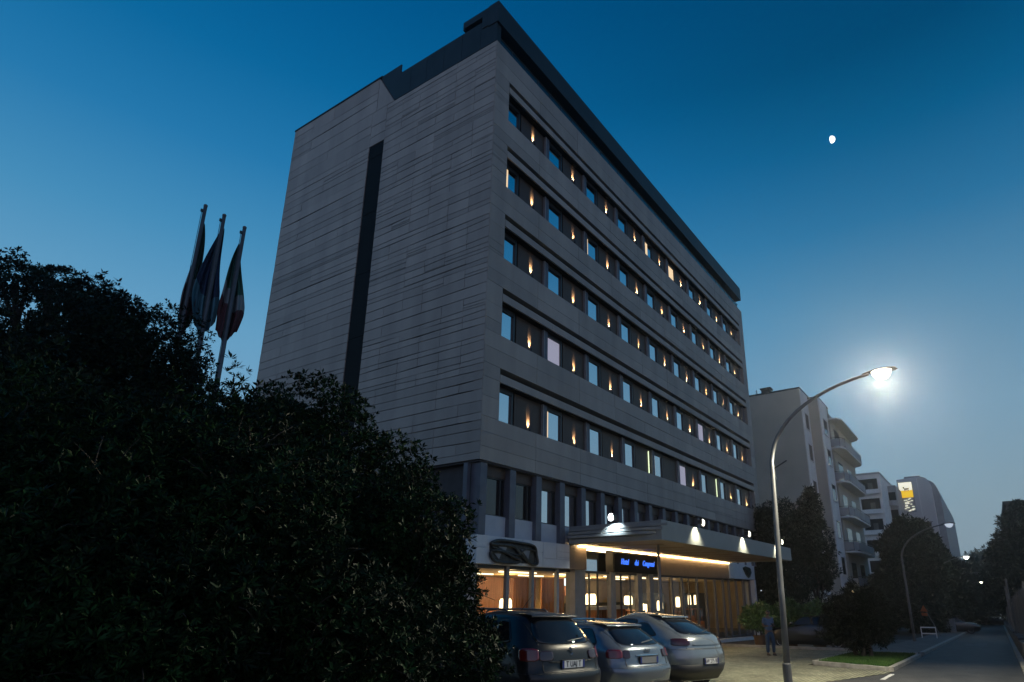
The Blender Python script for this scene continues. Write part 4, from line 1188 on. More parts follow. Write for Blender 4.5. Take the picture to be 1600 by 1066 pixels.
def make_car(x, y, az, lab, paint, spec):
    """car root at the middle of its rear bumper, nose pointing along azimuth az (from +Y towards +X)"""
    T = empty('parked_car', (x, y, G(x)), -R(az), lab, 'car', 'parked cars')
    hd = Vector((sin(R(az)), cos(R(az)), -SLOPE * sin(R(az)))).normalized(); rtv = Vector((cos(R(az)), -sin(R(az)), -SLOPE * cos(R(az)))).normalized()
    T.rotation_mode = 'QUATERNION'; T.rotation_quaternion = Matrix((rtv, hd, rtv.cross(hd))).transposed().to_quaternion()
    b = spec['body']
    zs = sorted(set([round(.2 + .05 * i, 3) for i in range(int((b.zr - .2) / .05))] + [b.zr - .1, b.zr - .07, b.zr - .045, b.zr - .025, b.zr - .01, b.zr]))
    zs = [z for z in zs if z <= b.zr]
    bo = b.mesh(zs).build('body', M[paint], T, smooth=True, auto=.75)
    # wheel arches cut out of the skin
    r = spec['wr']; ya, yb = spec['axles']
    cut = MB()
    for yy in (ya, yb): cut.lathe((0, yy, r), [(r + .06, -1.5), (r + .06, 1.5)], 28, 'x')
    cu = cut.build('cutter', None)
    md = bo.modifiers.new('arch', 'BOOLEAN'); md.object = cu; md.operation = 'DIFFERENCE'; md.solver = 'EXACT'
    dg = bpy.context.evaluated_depsgraph_get()
    nm = bpy.data.meshes.new_from_object(bo.evaluated_get(dg)); bo.modifiers.clear(); bo.data = nm
    bpy.data.objects.remove(cu)
    wx = b.side(1, ya, .45).x - .13
    for yy in (ya, yb):
        for sg in (-1, 1): wheel(T, sg * wx, yy, r, sg)
    m = MB(); m.box(-wx + .12, wx - .12, .35, b.L - .4, .18, .62); m.build('underbody', M['plastic'], T)
    for z0, z1, mat in spec.get('bumper', []):      # black lower valance
        rows = [[b.rear(R(t), z, .008) for t in range(-84, 85, 7)] for z in (z0, (z0 + z1) / 2, z1)]
        thick(MB().grid(rows), 'bumper_valance', M[mat], T)
    rw = spec['rearwin']; thick(rear_patch(b, *rw), 'rear_window', M['carglass'], T, .008)
    for sg in (-1, 1):
        for sw in spec['sidewin']: thick(side_patch(b, sg, *sw), 'side_window', M['carglass'], T, .008)
        for z0, z1, t0, t1, mt in spec['lights']: thick(wrap_patch(b, z0, z1, sg * t0, sg * t1, .008), 'tail_light', M[mt], T, .02)
    # hatch shut lines and bumper joint
    sh = MB()
    hz0, hz1, hx = spec['hatch']
    for sg in (-1, 1): sh.tube([b.rear_x(sg * hx * (1 + .0 * i), hz0 + (hz1 - hz0) * i / 8, .0) for i in range(9)], .005, 5)
    sh.tube([b.rear_x(-hx + 2 * hx * i / 16, hz0, .0) for i in range(17)], .005, 5)
    for z in spec.get('creases', []): sh.tube([b.rear(R(t), z, .0) for t in range(-88, 89, 8)], .0045, 5)
    for sg in (-1, 1):
        for yy, z0, z1 in spec.get('doors', []): sh.tube([b.side(sg, yy + .03 * sin(i * .6), z0 + (z1 - z0) * i / 8, 0) for i in range(9)], .0045, 5)
    sh.build('shut_line', M['plastic'], T)
    plate(T, b, spec['plate'][0], spec['plate'][1], spec['plate'][2], ink=spec['plate'][3])
    if 'strip' in spec:
        z0, z1, xx, mt = spec['strip']; thick(rear_patch(b, z0, z1, -xx, xx, -xx, xx, .01), 'hatch_trim', M[mt], T, .02)
    # spoiler, rails, antenna, mirrors, wiper
    zs_ = spec['spoiler']; sp = MB()
    xw = b.w(zs_) * .86
    sp.grid([[Vector((xw * u / 10, b.yr(zs_) + dy + .05 * (u / 10) ** 2, zs_ + dz)) for u in range(-10, 11)] for dy, dz in ((.3, .045), (.05, .035), (-.1, .012), (-.11, -.012), (.03, -.03), (.2, -.02))])
    sp.build('roof_spoiler', M[spec.get('spmat', paint)], T, smooth=True)
    if spec.get('rails'):
        ra = MB()
        for sg in (-1, 1):
            zz = b.zr - .035; xw = b.w(zz) * .93; y0 = b.yr(zz) + .25; y1 = y0 + 1.75
            ra.tube([(sg * xw, y0, zz), (sg * xw, y0 + .08, zz + .05), (sg * xw, (y0 + y1) / 2, zz + .065), (sg * xw, y1 - .1, zz + .05), (sg * xw, y1, zz)], .018, 8)
        ra.build('roof_rail', M[spec['rails']], T, smooth=True)
    an = MB(); ya_ = b.yr(b.zr - .03) + .42
    if spec.get('antenna') == 'rod': an.tube([(0, ya_, b.zr - .01), (0, ya_ - .28, b.zr + .26)], [.007, .004], 6)
    else: an.prism([(-.02, ya_, b.zr - .01), (-.02, ya_ + .16, b.zr - .01), (-.005, ya_ + .01, b.zr + .05)], (.04, 0, 0))
    an.build('antenna', M['plastic'], T)
    for sg in (-1, 1):
        my = spec['mirror_y']; p = b.side(sg, my, spec['belt'] + .04)
        m = MB(); m.lathe((p.x + sg * .13, my, p.z + .03), [(0, -.1), (.075, -.07), (.09, 0), (.06, .07), (0, .09)], 12, 'y'); m.tube([p - Vector((sg * .03, 0, .02)), (p.x + sg * .1, my, p.z)], .025, 6)
        m.build('wing_mirror', M[paint], T, smooth=True)
        m = MB()
        for yy in spec.get('handles', []): q = b.side(sg, yy, spec['belt'] - .1, .02); m.box(q.x - .015, q.x + .015, yy, yy + .2, q.z - .014, q.z + .014)
        if m.v: m.build('door_handle', M[paint], T, bevel=.008)
    wz = rw[0] + .04; m = MB(); m.tube([b.rear_x(0, wz, .02), b.rear_x(.2, wz + .02, .022), b.rear_x(.42, wz + .04, .022)], .008, 5); m.build('rear_wiper', M['plastic'], T)
    if 'emblem' in spec:
        ez = spec['emblem']; p = b.rear_x(0, ez, .014)
        m = MB()
        if spec.get('em') == 'rings':
            for i in (-1.5, -.5, .5, 1.5): m.tube([(p.x + i * .04 + .027 * cos(k * pi / 6), p.y, ez + .027 * sin(k * pi / 6)) for k in range(13)], .005, 5)
        else:
            for z_, x_ in ((.0, 0), (.03, -.02)): m.lathe((x_, p.y, ez + z_), [(0, -.006), (.022, -.006), (.03, .004), (0, .006)], 10, 'y')
            m.tube([(-.03, p.y, ez - .045), (.0, p.y, ez - .06), (.03, p.y, ez - .03)], .007, 5)
        m.build('emblem', M['chrome'], T)
    return T, b


suv = dict(
    body=Body(4.4, [(.2, .82), (.35, .9), (.6, .92), (.85, .915), (1.05, .885), (1.12, .84), (1.3, .76), (1.45, .68), (1.53, .63), (1.57, .585), (1.595, .5), (1.61, .3)],
              [(.2, .18), (.35, .04), (.5, .0), (.66, .0), (.72, .06), (.9, .09), (1.05, .13), (1.12, .2), (1.3, .34), (1.45, .46), (1.53, .52), (1.57, .68), (1.595, 1.0), (1.61, 1.5)],
              [(.2, -.2), (.4, -.02), (.7, 0), (.85, -.1), (.95, -.45), (1.02, -1.1), (1.08, -1.4), (1.3, -1.75), (1.45, -2.05), (1.53, -2.25), (1.61, -2.9)], 1.61),
    wr=.34, axles=(.88, 3.5), rearwin=(1.1, 1.48, -.66, .66, -.52, .52), belt=1.08,
    sidewin=[(1.12, 1.47, .62, 1.08, .86, 1.1), (1.1, 1.48, 1.16, 2.0, 1.16, 1.98), (1.1, 1.47, 2.08, 2.95, 2.06, 2.45)],
    lights=[(.86, 1.04, 38, 74, 'tail'), (.86, 1.0, 17, 37, 'taildark')], bumper=[(.22, .46, 'plastic')], hatch=(.7, 1.5, .62), creases=[.68],
    doors=[(1.12, .4, 1.1), (2.04, .4, 1.1)], plate=(.8, 'T UAJ T', 'plate', 'plateink'), spoiler=1.52, rails='steel', antenna='rod', mirror_y=2.95, handles=(1.3, 2.2), emblem=.99, spmat='carblack', strip=(.83, .85, .5, 'plastic'))
estate = dict(
    body=Body(4.7, [(.2, .8), (.35, .88), (.55, .905), (.75, .905), (.92, .875), (1.0, .83), (1.15, .75), (1.28, .67), (1.35, .61), (1.39, .55), (1.415, .45), (1.43, .25)],
              [(.2, .16), (.35, .04), (.5, .0), (.6, .0), (.66, .07), (.8, .1), (.95, .14), (1.0, .22), (1.15, .42), (1.28, .62), (1.35, .72), (1.39, .85), (1.415, 1.15), (1.43, 1.6)],
              [(.2, -.2), (.4, -.02), (.6, 0), (.75, -.1), (.85, -.5), (.93, -1.15), (.99, -1.5), (1.15, -1.85), (1.3, -2.2), (1.43, -2.95)], 1.43),
    wr=.32, axles=(.98, 3.78), rearwin=(1.0, 1.31, -.62, .62, -.5, .5), belt=.97,
    sidewin=[(1.0, 1.3, .62, 1.3, .92, 1.32), (1.0, 1.32, 1.38, 2.2, 1.38, 2.16), (1.0, 1.31, 2.28, 3.1, 2.26, 2.7)],
    lights=[(.78, .93, 36, 72, 'tail'), (.78, .92, 22, 35, 'taildark')], bumper=[(.22, .36, 'plastic')], hatch=(.64, 1.33, .6), creases=[.62],
    doors=[(1.35, .4, 1.0), (2.24, .4, 1.0)], plate=(.74, '', 'cabinet', 'plateink'), spoiler=1.345, rails='chrome', antenna='fin', mirror_y=3.1, handles=(1.5, 2.4), emblem=.9, em='rings', strip=(.815, .835, .34, 'chrome'))
coupe = dict(
    body=Body(4.7, [(.2, .84), (.35, .93), (.6, .965), (.85, .96), (1.02, .92), (1.12, .85), (1.3, .74), (1.45, .63), (1.52, .57), (1.56, .5), (1.59, .4), (1.605, .2)],
              [(.2, .18), (.4, .05), (.55, .0), (.72, .0), (.85, .05), (1.02, .1), (1.1, .16), (1.2, .3), (1.35, .6), (1.45, .84), (1.52, 1.05), (1.56, 1.25), (1.59, 1.55), (1.605, 1.9)],
              [(.2, -.2), (.4, -.02), (.65, 0), (.85, -.1), (.95, -.45), (1.02, -1.1), (1.1, -1.5), (1.3, -1.85), (1.45, -2.15), (1.605, -2.7)], 1.605, d=.65, n=2.7),
    wr=.36, axles=(.95, 3.76), rearwin=(1.14, 1.5, -.66, .66, -.46, .46), belt=1.05,
    sidewin=[(1.1, 1.38, .78, 1.45, 1.2, 1.5), (1.1, 1.46, 1.5, 2.25, 1.52, 2.2), (1.1, 1.45, 2.33, 3.15, 2.3, 2.6)],
    lights=[(.92, 1.06, 30, 68, 'taildark')], bumper=[(.22, .53, 'plastic')], hatch=(.86, 1.5, .66), creases=[.84],
    doors=[(1.48, .4, 1.05), (2.3, .4, 1.05)], plate=(.6, 'AW 275 BD', 'plate', 'plateink'), spoiler=1.5, rails=None, antenna='fin', mirror_y=3.15, handles=(1.65, 2.5), strip=(.925, .95, .5, 'cargrey'))

make_car(-6.75, -8.15, 10, 'dark crossover car with roof rails and a bright number plate beside the bushes', 'carblue', suv)
make_car(-4.3, -8.3, 13, 'silver blue estate car parked between the dark crossover and the silver coupe', 'carsilver', estate)
make_car(-1.75, -8.5, 14, 'silver sloping roof car nearest the lamp post', 'cargrey', coupe)
suv2 = dict(suv); suv2['plate'] = (.8, '', 'plastic', 'plateink'); suv2.pop('emblem')
make_car(19.0, -8.05, -4, 'black car seen from its side beyond the lawn island', 'carblack', suv2)
suv3 = dict(estate); suv3['plate'] = (.74, '', 'plate', 'plateink'); suv3.pop('emblem')
T, b_ = make_car(128, -11.0, 185, 'far car with bright headlights facing us at the end of the road', 'carblack', suv3)
for s in (-.6, .6):
    m = MB(); m.lathe((s, b_.L - .08, .68), [(0, 0), (.12, 0), (.12, .12), (0, .12)], 14, 'y'); m.build('headlight', M['e_head'], T)
make_car(57.5, -8.0, 175, 'dark car parked behind the grey cabinet at the kerb', 'carblack', suv2)

# ------------------------------------------------------------------ person
def skin_mesh(name, verts, edges, rad, mat, par, sub=2):
    me = bpy.data.meshes.new(name); me.from_pydata(verts, edges, []); o = bpy.data.objects.new(name, me); col.objects.link(o); o.parent = par
    md = o.modifiers.new('skin', 'SKIN'); md.use_smooth_shade = True
    for i, r_ in enumerate(rad): me.skin_vertices[0].data[i].radius = r_ if hasattr(r_, '__len__') else (r_, r_)
    me.skin_vertices[0].data[0].use_root = True
    s = o.modifiers.new('sub', 'SUBSURF'); s.levels = sub; s.render_levels = sub
    me.materials.append(mat); return o


px, py = 11.33, -5.97
PN = empty('person', (px, py, G(px)), R(-40), 'person in a blue top and jeans standing with bent arms beside the lamp post', 'person')
# local: facing -y (towards the street), x to the person's left on screen right
V_ = [(0, 0, .95), (0, .01, 1.12), (0, .01, 1.3), (0, .015, 1.43), (0, 0, 1.5), (0, -.03, 1.58),
      (-.1, 0, .88), (-.115, -.02, .5), (-.12, .02, .09), (.1, 0, .88), (.13, -.06, .5), (.15, .0, .09),
      (-.19, .01, 1.4), (-.25, .03, 1.13), (-.12, -.2, 1.14), (.19, .01, 1.4), (.25, .03, 1.13), (.1, -.22, 1.12), (-.12, -.1, .04), (.16, -.12, .04)]
E_ = [(0, 1), (1, 2), (2, 3), (3, 4), (4, 5), (0, 6), (6, 7), (7, 8), (0, 9), (9, 10), (10, 11), (3, 12), (12, 13), (13, 14), (3, 15), (15, 16), (16, 17), (8, 18), (11, 19)]
rd = [(.15, .11), (.14, .1), (.17, .11), (.15, .09), .055, .06, .09, .065, .045, .09, .065, .045, .06, .045, .03, .06, .045, .03, .04, .04]
skin_mesh('body', V_, E_, rd, M['skin'], PN)
skin_mesh('jeans', [(0, 0, .98), (0, 0, .93), (-.1, 0, .86), (-.115, -.02, .5), (-.12, .02, .1), (.1, 0, .86), (.13, -.06, .5), (.15, 0, .1)], [(0, 1), (1, 2), (2, 3), (3, 4), (1, 5), (5, 6), (6, 7)],
          [(.165, .12), (.17, .125), .108, .082, .068, .108, .082, .068], M['jeans'], PN)
skin_mesh('shirt', [(0, 0, .9), (0, .01, 1.12), (0, .01, 1.32), (0, .015, 1.43), (0, .005, 1.48), (-.19, .01, 1.4), (-.235, .025, 1.2), (.19, .01, 1.4), (.235, .025, 1.2)], [(0, 1), (1, 2), (2, 3), (3, 4), (3, 5), (5, 6), (3, 7), (7, 8)],
          [(.185, .14), (.18, .135), (.19, .135), (.165, .11), .07, .075, .06, .075, .06], M['shirt'], PN)
hd = skin_mesh('head', [(0, -.05, 1.56), (0, -.06, 1.64), (0, -.045, 1.71)], [(0, 1), (1, 2)], [.065, (.078, .095), .075], M['skin'], PN)
skin_mesh('hair', [(0, -.02, 1.6), (0, -.035, 1.68), (0, -.055, 1.735)], [(0, 1), (1, 2)], [(.085, .07), (.09, .1), (.07, .09)], M['hair'], PN)
m = MB()
for s in (-1, 1): m.lathe((s * .032, -.148, 1.65), [(0, -.008), (.01, 0), (0, .008)], 8, 'y')
m.build('eye', M['hair'], PN)
m = MB(); m.prism([(-.014, -.14, 1.6), (.014, -.14, 1.6), (0, -.148, 1.65)], (0, -.022, -.004)); m.build('nose', M['skin'], PN, bevel=.004)
for s in (-1, 1):
    m = MB(); m.lathe((s * .085, -.045, 1.635), [(0, -.012), (.028, -.006), (.02, .012), (0, .014)], 8, 'x'); m.build('ear', M['skin'], PN)
    hx, hy, hz = s * .1 + .0, -.23, 1.13
    hv = [(hx, hy, hz), (hx - s * .02, hy - .05, hz + .005)]; he = [(0, 1)]; hr = [(.026, .018), (.034, .016)]
    for k, (dx, ln) in enumerate([(-.027, .06), (-.009, .068), (.009, .064), (.026, .05)]):
        n0 = len(hv); hv += [(hx - s * .025 + dx, hy - .08, hz + .01), (hx - s * .028 + dx, hy - .08 - ln * .55, hz + .012), (hx - s * .03 + dx, hy - .08 - ln * .75, hz - .015)]
        he += [(1, n0), (n0, n0 + 1), (n0 + 1, n0 + 2)]; hr += [.0095, .0085, .007]
    n0 = len(hv); hv += [(hx - s * .05, hy - .04, hz + .025), (hx - s * .06, hy - .075, hz + .03)]; he += [(0, n0), (n0, n0 + 1)]; hr += [.011, .009]
    skin_mesh('hand', hv, he, hr, M['skin'], PN, 1)
    m = MB(); sx_ = -.12 if s < 0 else .155
    m.grid([[(sx_ + .046 * k * cos(q), y0, max(0, .075 * hh * sin(q))) for q in [pi * j / 8 for j in range(9)]] for y0, k, hh in [(.07, .5, .8), (.04, .95, 1.25), (-.04, 1, 1.1), (-.12, 1.02, .7), (-.17, .6, .45)]])
    m.build('shoe', M['shoe'], PN, smooth=True)
tag((lambda o: o)(MB().box(-.035, .035, -.008, .008, -.07, .07).build('phone', M['plastic'], None, bevel=.006)), 'dark phone held in front of the standing person', 'phone').matrix_world = Matrix.Translation((px, py, G(px))) @ Matrix.Rotation(R(-40), 4, 'Z') @ Matrix.Translation((-.02, -.3, 1.19)) @ Matrix.Rotation(R(-50), 4, 'X')

# ------------------------------------------------------------------ apartment blocks beyond
A = empty('apartment_building', (0, 0, 0), 0, 'beige apartment block with stepped end walls and curved corner balconies beyond the hotel', 'building')
m = MB(); m.box(45, 51, -1.17, 14, -2, 21.2); m.build('gable_wall', M['apt'], A)
m = MB(); m.box(48, 53, -2.2, -1.17, -2, 20.9); m.box(51, 66, -2.2, 12, -2, 20.4); m.build('front_wall', M['apt'], A)
m = MB(); m.box(44.95, 51.05, -1.25, 14, 21.2, 21.35); m.box(47.95, 53, -2.28, -1.25, 20.9, 21.02); m.build('roof_edge', M['dark_metal'], A)
m = MB(); m.box(46.5, 47.3, 2.0, 2.9, 21.35, 22.2); m.box(46.4, 47.4, 1.9, 3.0, 22.2, 22.35); m.build('chimney', M['dark_metal'], A)
FZ = [2.55, 6.0, 9.4, 12.95, 16.5, 19.6]
for x, y in ((50.5, 4.5), (58, 1.0)):
    m = MB(); m.tube([(x, y, 20.4), (x, y, 23.6)], .04, 6)
    for q in range(5): m.tube([(x - .5 + .08 * q, y + .1, 22.6 + .2 * q), (x + .5 - .08 * q, y - .1, 22.6 + .2 * q)], .02, 5)
    m.build('aerial', M['steel'], A)
m1 = MB(); m1.box(45.02, 47.98, -1.26, -1.17, -1.5, 21.15); m1.box(48.02, 51.6, -2.3, -2.2, -1.5, 20.85); m1.build('white_strip', M['aptw'], A)
for z in FZ:
    for x0, x1, y in ((45.7, 47.2, -1.26), (48.9, 50.7, -2.3)):
        wn = empty('window', (x0, y, z - 2.3)); wn.parent = A
        MB().box(0, x1 - x0, -.03, .0, 0, 1.6).build('pane', M['dglass'], wn)
        f = MB(); f.box(-.06, 0, -.07, 0, -.06, 1.66); f.box(x1 - x0, x1 - x0 + .06, -.07, 0, -.06, 1.66); f.box(0, x1 - x0, -.07, 0, 1.6, 1.66); f.box(0, x1 - x0, -.1, 0, -.06, 0); f.build('frame', M['aptw'], wn)
m = MB(); m.box(52.3, 64.5, -2.35, -2.2, -1.5, 20.0); m.build('balcony_back_wall', M['apt'], A)
for i, z in enumerate(FZ):
    bz = z
    out = [(52.0, -2.2), (52.1, -3.1), (53.0, -3.45), (62.8, -3.45), (63.9, -3.1), (64.4, -2.2)]
    BL = empty('balcony', (0, 0, 0)); BL.parent = A
    m = MB(); m.prism([(x, y, bz - .16) for x, y in out], (0, 0, .16)); m.build('slab', M['aptw'], BL)
    if i < 5:
        m = MB()
        for (xa, ya), (xb, yb) in zip(out, out[1:]):
            d = Vector((xb - xa, yb - ya, 0)).normalized(); q = Vector((d.y, -d.x, 0)) * -.05
            m.prism([(xa, ya, bz + .1), (xb, yb, bz + .1), (xb + q.x, yb + q.y, bz + .1), (xa + q.x, ya + q.y, bz + .1)], (0, 0, .75))
        m.build('railing_panel', M['concrete'], BL)
        m = MB(); m.tube([(x, y, bz + .98) for x, y in out], .03, 6)
        for x, y in out: m.tube([(x, y, bz), (x, y, bz + .98)], .025, 5)
        m.build('handrail', M['frame'], BL)
        for x0 in (54, 59): MB().box(x0, x0 + 2.5, -2.38, -2.34, bz + .05, bz + 2.4).build('balcony_door', M['dglass'], BL)
for x, y, z, lab, mt in [(51.8, -2.45, 2.1, 'warm square lamp over the entrance of the beige block', 'e_lamp'), (54.5, -3.0, 1.75, 'white square lamp under the lowest balcony', 'e_exit')]:
    T = empty('wall_lamp', (x, y, z), 0, lab, 'wall lamp'); MB().box(-.18, .18, -.2, .0, -.2, .2).build('diffuser', M[mt], T, bevel=.04); MB().box(-.2, .2, 0, .06, -.22, .22).build('back_plate', M['frame'], T)
    point('lamp_glow', (x, y - .4, z), 10, (1, .8, .5), .1, T)
T = empty('wall_lamp', (29.75, -.25, 2.2), 0, 'small lamp on the corner post at the far end of the hotel front', 'wall lamp'); MB().lathe((0, 0, 0), [(0, -.06), (.05, -.05), (.06, 0), (0, .04)], 10).build('diffuser', M['e_faint'], T); MB().box(-.25, .03, -.01, .02, .02, .05).build('arm', M['frame'], T)

A = empty('apartment_building', (0, 0, 0), 0, 'white block of recessed dark balconies behind the tall trees', 'building')
Xc = 110
m = MB(); m.box(Xc, 140, .25, 6.5, -4, 23.1); m.box(Xc - .6, Xc + 1, 5.2, 9, -4, 21.6); m.build('white_wall', M['aptw'], A)
m = MB(); m.box(Xc - .2, 140.2, .15, 6.6, 23.1, 23.4); m.build('roof_edge', M['concrete'], A)
for i, z in enumerate([19.8, 16.2, 12.5, 8.8, 5.2]):
    BL = empty('balcony', (0, 0, 0)); BL.parent = A
    MB().box(Xc - .05, Xc + .02, .75, 3.9, z, z + 2.45).build('recess_shade', M['black'], BL)  # flat black sheet on the wall, painted shade of a balcony recess
    m = MB(); m.box(Xc - .7, Xc - .05, .55, 4.2, z - .35, z - .15); m.box(Xc - .7, Xc - .6, .55, 4.2, z - .15, z + .45); m.build('parapet', M['aptw'], BL)
    m = MB(); m.box(Xc - .12, Xc - .04, 1.6, 2.4, z + .3, z + 1.7); m.build('door', M['wall'], BL)
    m = MB(); m.box(Xc - .66, Xc - .58, 5.6, 6.4, z, z + 1.5); m.build('window', M['dglass'], A)
A = empty('apartment_building', (0, 0, 0), 0, 'narrow grey block with rounded balconies between the white block and the tower', 'building')
m = MB(); m.box(120, 150, -1.2, 1.0, -4, 22.2); m.build('grey_wall', M['concrete'], A)
for z in (18.2, 14.8, 11.2):
    BL = empty('balcony', (0, 0, 0)); BL.parent = A
    m = MB(); m.prism([(120, -1.15, z), (119.2, -1.1, z), (118.7, -.4, z), (118.9, .3, z), (120, .4, z)], (0, 0, 1.0)); m.build('parapet', M['concrete'], BL)
    MB().box(119.93, 119.99, -1.0, .6, z + 1.0, z + 2.7).build('recess_shade', M['black'], BL)  # black sheet again stands for the shade behind the parapet
A = empty('office_tower', (0, 0, 0), 0, 'tall grey block with a rounded roof corner carrying a lit sign', 'building')
Xd = 130
prof = [(-.6, -4), (-.6, 24.75), (-4.6, 25.0)]
prof += [(-5.2 - 1.5 * sin(t), 22.6 + 2.35 * cos(t)) for t in [R(q) for q in range(0, 91, 15)]] + [(-6.75, -4)]
m = MB(); m.prism([(Xd, y, z) for y, z in prof], (60, 0, 0)); m.build('tower_wall', M['tower'], A)
prof = [(-6.0, -4), (-6.0, 24.6)] + [(-6.1 - 1.85 * sin(t), 20.6 + 4.0 * cos(t)) for t in [R(q) for q in range(0, 91, 15)]] + [(-7.95, -4)]
m = MB(); m.prism([(Xd + 3, y, z) for y, z in prof], (56, 0, 0)); m.build('side_wing', M['concrete'], A)
MB().box(Xd - .1, Xd, -4.4, -4.28, -4, 24.8).build('wall_rib', M['aptw'], A); MB().box(Xd + 1, Xd + 4, -5, -2.0, 24.8, 25.4).build('roof_box', M['concrete'], A)
T = empty('lit_sign', (Xd - .3, -2.08, 21.2), 0, 'tall lit white and yellow sign with a small dark animal figure on the grey tower', 'sign')
MB().box(.06, .25, -1.35, 1.35, -3.3, 3.0).build('frame', M['concrete'], T)
MB().box(0, .06, -1.22, 1.22, 1.2, 2.85).build('white_panel', M['e_signw'], T)
MB().box(0, .06, -1.22, 1.22, -.3, 1.18).build('yellow_panel', M['e_signy'], T)
m = MB()
random.seed(9)
for i in range(16):
    y0 = random.uniform(-1.2, .6); z0 = -3.1 + 2.7 * i / 16; m.box(0, .06, y0, y0 + random.uniform(.3, .8), z0, z0 + .16)
tag(m.build('lower_glimmer', M['e_signw'], T), kind='stuff')
m = MB(); m.box(-.03, 0, -.55, .3, 1.35, 1.62); m.box(-.03, 0, .25, .5, 1.6, 1.95); m.box(-.03, 0, -.6, -.55, 1.5, 1.8)
for y in (-.5, -.25, .02, .2): m.box(-.03, 0, y, y + .08, 1.0, 1.35)
m.build('animal_figure', M['black'], T)
A = empty('apartment_building', (0, 0, 0), 0, 'dark flat roofed block mostly hidden by the trees at the edge of the view', 'building')
m = MB(); m.box(95, 120, -26, -17.6, -4, 14.2); m.build('wall', M['wall'], A); m = MB(); m.box(94.6, 120.4, -26, -17.2, 14.2, 14.7); m.build('roof', M['dark_metal'], A)
for z in (11.6, 8.4): MB().box(94.93, 95, -19.5, -18.2, z, z + 1.3).build('window', M['dglass'], A)

# ------------------------------------------------------------------ street furniture on the right
B_ = empty('barrier', (36.2, -9.7, G(36) + .1), R(2), 'white two rail barrier standing on the pavement behind the second lamp post', 'barrier')
m = MB()
for z in (.08, .52): pass
m.box(-.03, .03, -.5, .45, .66, .74); m.box(-.03, .03, -.5, .45, .26, .34); m.build('rail', M['white'], B_)
for y in (-.5, .4): MB().box(-.035, .035, y, y + .06, 0, .74).build('leg', M['white'], B_)
Cb = empty('utility_cabinet', (56, -9.9, G(56) + .1), 0, 'grey roadside cabinet beside the third lamp post', 'cabinet')
MB().box(-.3, .3, -.5, .5, .1, 1.15).build('body', M['cabinet'], Cb, bevel=.02); MB().box(-.34, .34, -.54, .54, 1.15, 1.22).build('roof', M['cabinet'], Cb); MB().box(-.32, .32, -.52, .52, 0, .1).build('base', M['kerb'], Cb); MB().box(-.31, -.3, -.02, .02, .2, 1.1).build('door_gap', M['black'], Cb)
Rs = empty('road_sign', (41, -10.1, G(41) + .1), 0, 'small orange warning sign on a leaning pole before the dark trees', 'sign')
MB().tube([(0, 0, 0), (-.1, .75, 1.9)], .03, 8).build('pole', M['steel'], Rs)
m = MB(); m.prism([(-.16, .6, 1.75), (-.16, 1.1, 1.8), (-.16, .85, 2.25)], (.03, 0, 0)); m.prism([(-.16, .65, 1.45), (-.16, 1.05, 1.48), (-.16, 1.05, 1.7), (-.16, .65, 1.67)], (.03, 0, 0)); m.build('sign_plate', M['orange'], Rs)
Bn = empty('bench', (64, -9.2, G(64) + .1), 0, 'dark slatted bench on the pavement past the grey cabinet', 'bench')
MB().box(-.9, .9, -.25, .25, .42, .48).build('seat', M['wood'], Bn); MB().box(-.9, .9, .22, .28, .6, .95).build('backrest', M['wood'], Bn)
for x in (-.8, .74): MB().box(x, x + .06, -.22, .26, 0, .6).build('leg', M['plastic'], Bn)

# boundary wall with concrete pickets on the right
Wl = empty('boundary_wall', (0, 0, 0), 0, 'low rough wall with tall concrete pickets along the side of the road', 'wall')
m = MB(); n = 40
for i in range(n):
    x0, x1 = 4 + i * 3, 7 + i * 3
    h = .75 + .06 * sin(i * 1.7); m.gbox(x0 + .01, x1 - .01, -15.3, -14.5, -.3, h)
m.build('base_wall', M['wall'], Wl, bevel=.02)
m = MB(); m.gbox(4, 124, -14.52, -14.34, -.1, .12); m.build('kerb_foot', M['kerb'], Wl)
random.seed(3)
for i in range(70):
    x = 5 + i * .62 + (.0 if i < 40 else (i - 40) * .9)
    m = MB(); h = random.uniform(2.2, 2.55); t = random.uniform(-.02, .02)
    m.prism([(x, -14.9, G(x) + .7), (x + .3, -14.9, G(x) + .7), (x + .3 + t, -14.9, G(x) + h), (x + t, -14.9, G(x) + h + .04)], (0, .12, 0)); m.build('picket', M['wall'], Wl)
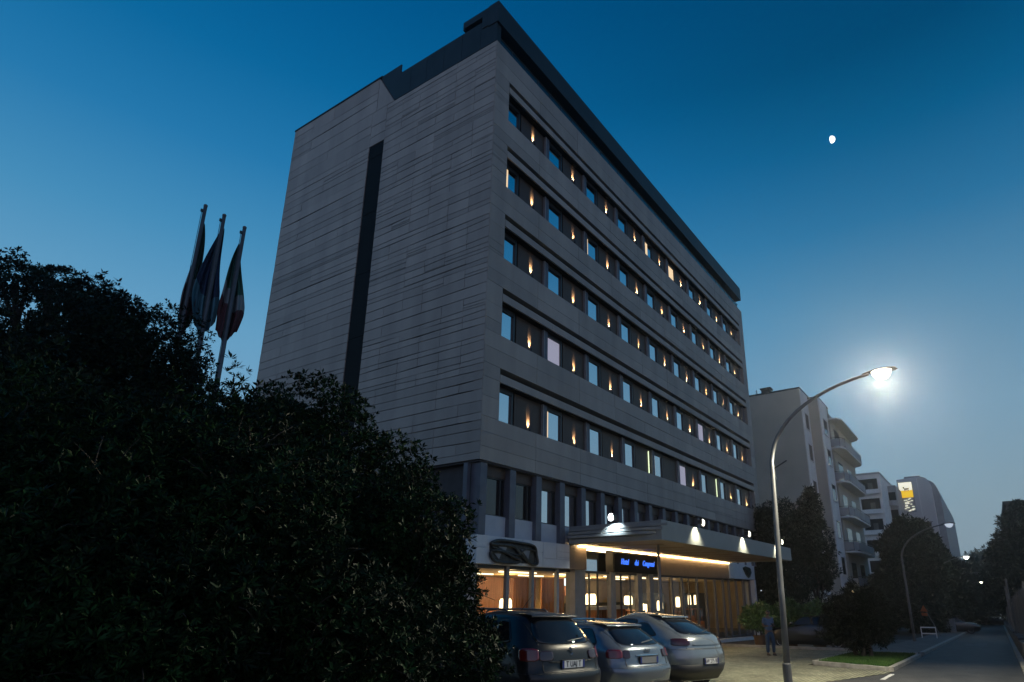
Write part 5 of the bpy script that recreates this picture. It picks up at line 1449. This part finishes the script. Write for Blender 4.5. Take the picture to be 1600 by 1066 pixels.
m = MB(); m.tube([(24, -14.6, G(24)), (24, -14.6, G(24) + 3.4)], .05, 8); m.tube([(24, -14.6, G(24) + 3.1), (31, -14.6, G(31) + 3.1)], .03, 6); m.tube([(31, -14.6, G(31)), (31, -14.6, G(31) + 3.3)], .05, 8)
tag(m.build('gate_frame', M['steel']), 'thin steel post frame rising above the picket wall', 'gate frame')
m = MB(); m.gbox(150, 150.3, -14.4, -9.5, 0, 1.1)
for i in range(12): m.gbox(149.8, 150, -14.3 + i * .4, -14.2 + i * .4, 0, 1.2)
tag(m.build('road_barrier', M['cabinet']), 'pale low barrier across the far end of the road', 'barrier')

# ------------------------------------------------------------------ haze added to give the near street lamp its halo
hm = bpy.data.materials.new('lamp_halo_haze'); hm.use_nodes = True
hn = hm.node_tree; hn.nodes.clear()
ho = hn.nodes.new('ShaderNodeOutputMaterial'); pv = hn.nodes.new('ShaderNodeVolumePrincipled')
pv.inputs['Color'].default_value = (.86, .88, .9, 1); pv.inputs['Density'].default_value = .0007; pv.inputs['Anisotropy'].default_value = .86
hn.links.new(pv.outputs[0], ho.inputs['Volume'])
hz = MB().box(-75, 435, -155, 155, -14, 29).build('haze', hm); tag(hz, kind='stuff')

# ------------------------------------------------------------------ moon
d = Vector((0, 0, 0)); az, el = R(84.0925), R(37.038)
d = Vector((sin(az) * cos(el), cos(az) * cos(el), sin(el))) * 4200
side = Vector((cos(az), -sin(az), 0)); upv = side.cross(d.normalized()).normalized()
m = MB(); rr = 21
rows = []
for j in range(17):
    la = -pi / 2 + pi * j / 16
    # gibbous outline: full limb on one side, flattened terminator on the other
    rows.append([Vector(d) + side * rr * cos(la) * (cos(t) if cos(t) > 0 else cos(t) * .45) + upv * rr * sin(la) - d.normalized() * rr * cos(la) * sin(t) * .9 for t in [2 * pi * i / 32 for i in range(32)]])
m.grid(rows, close=True)
mo = m.build('moon', emit('moonlight', (1, .97, .9), 2.2), smooth=True); tag(mo, 'bright gibbous moon high in the blue evening sky', 'moon')
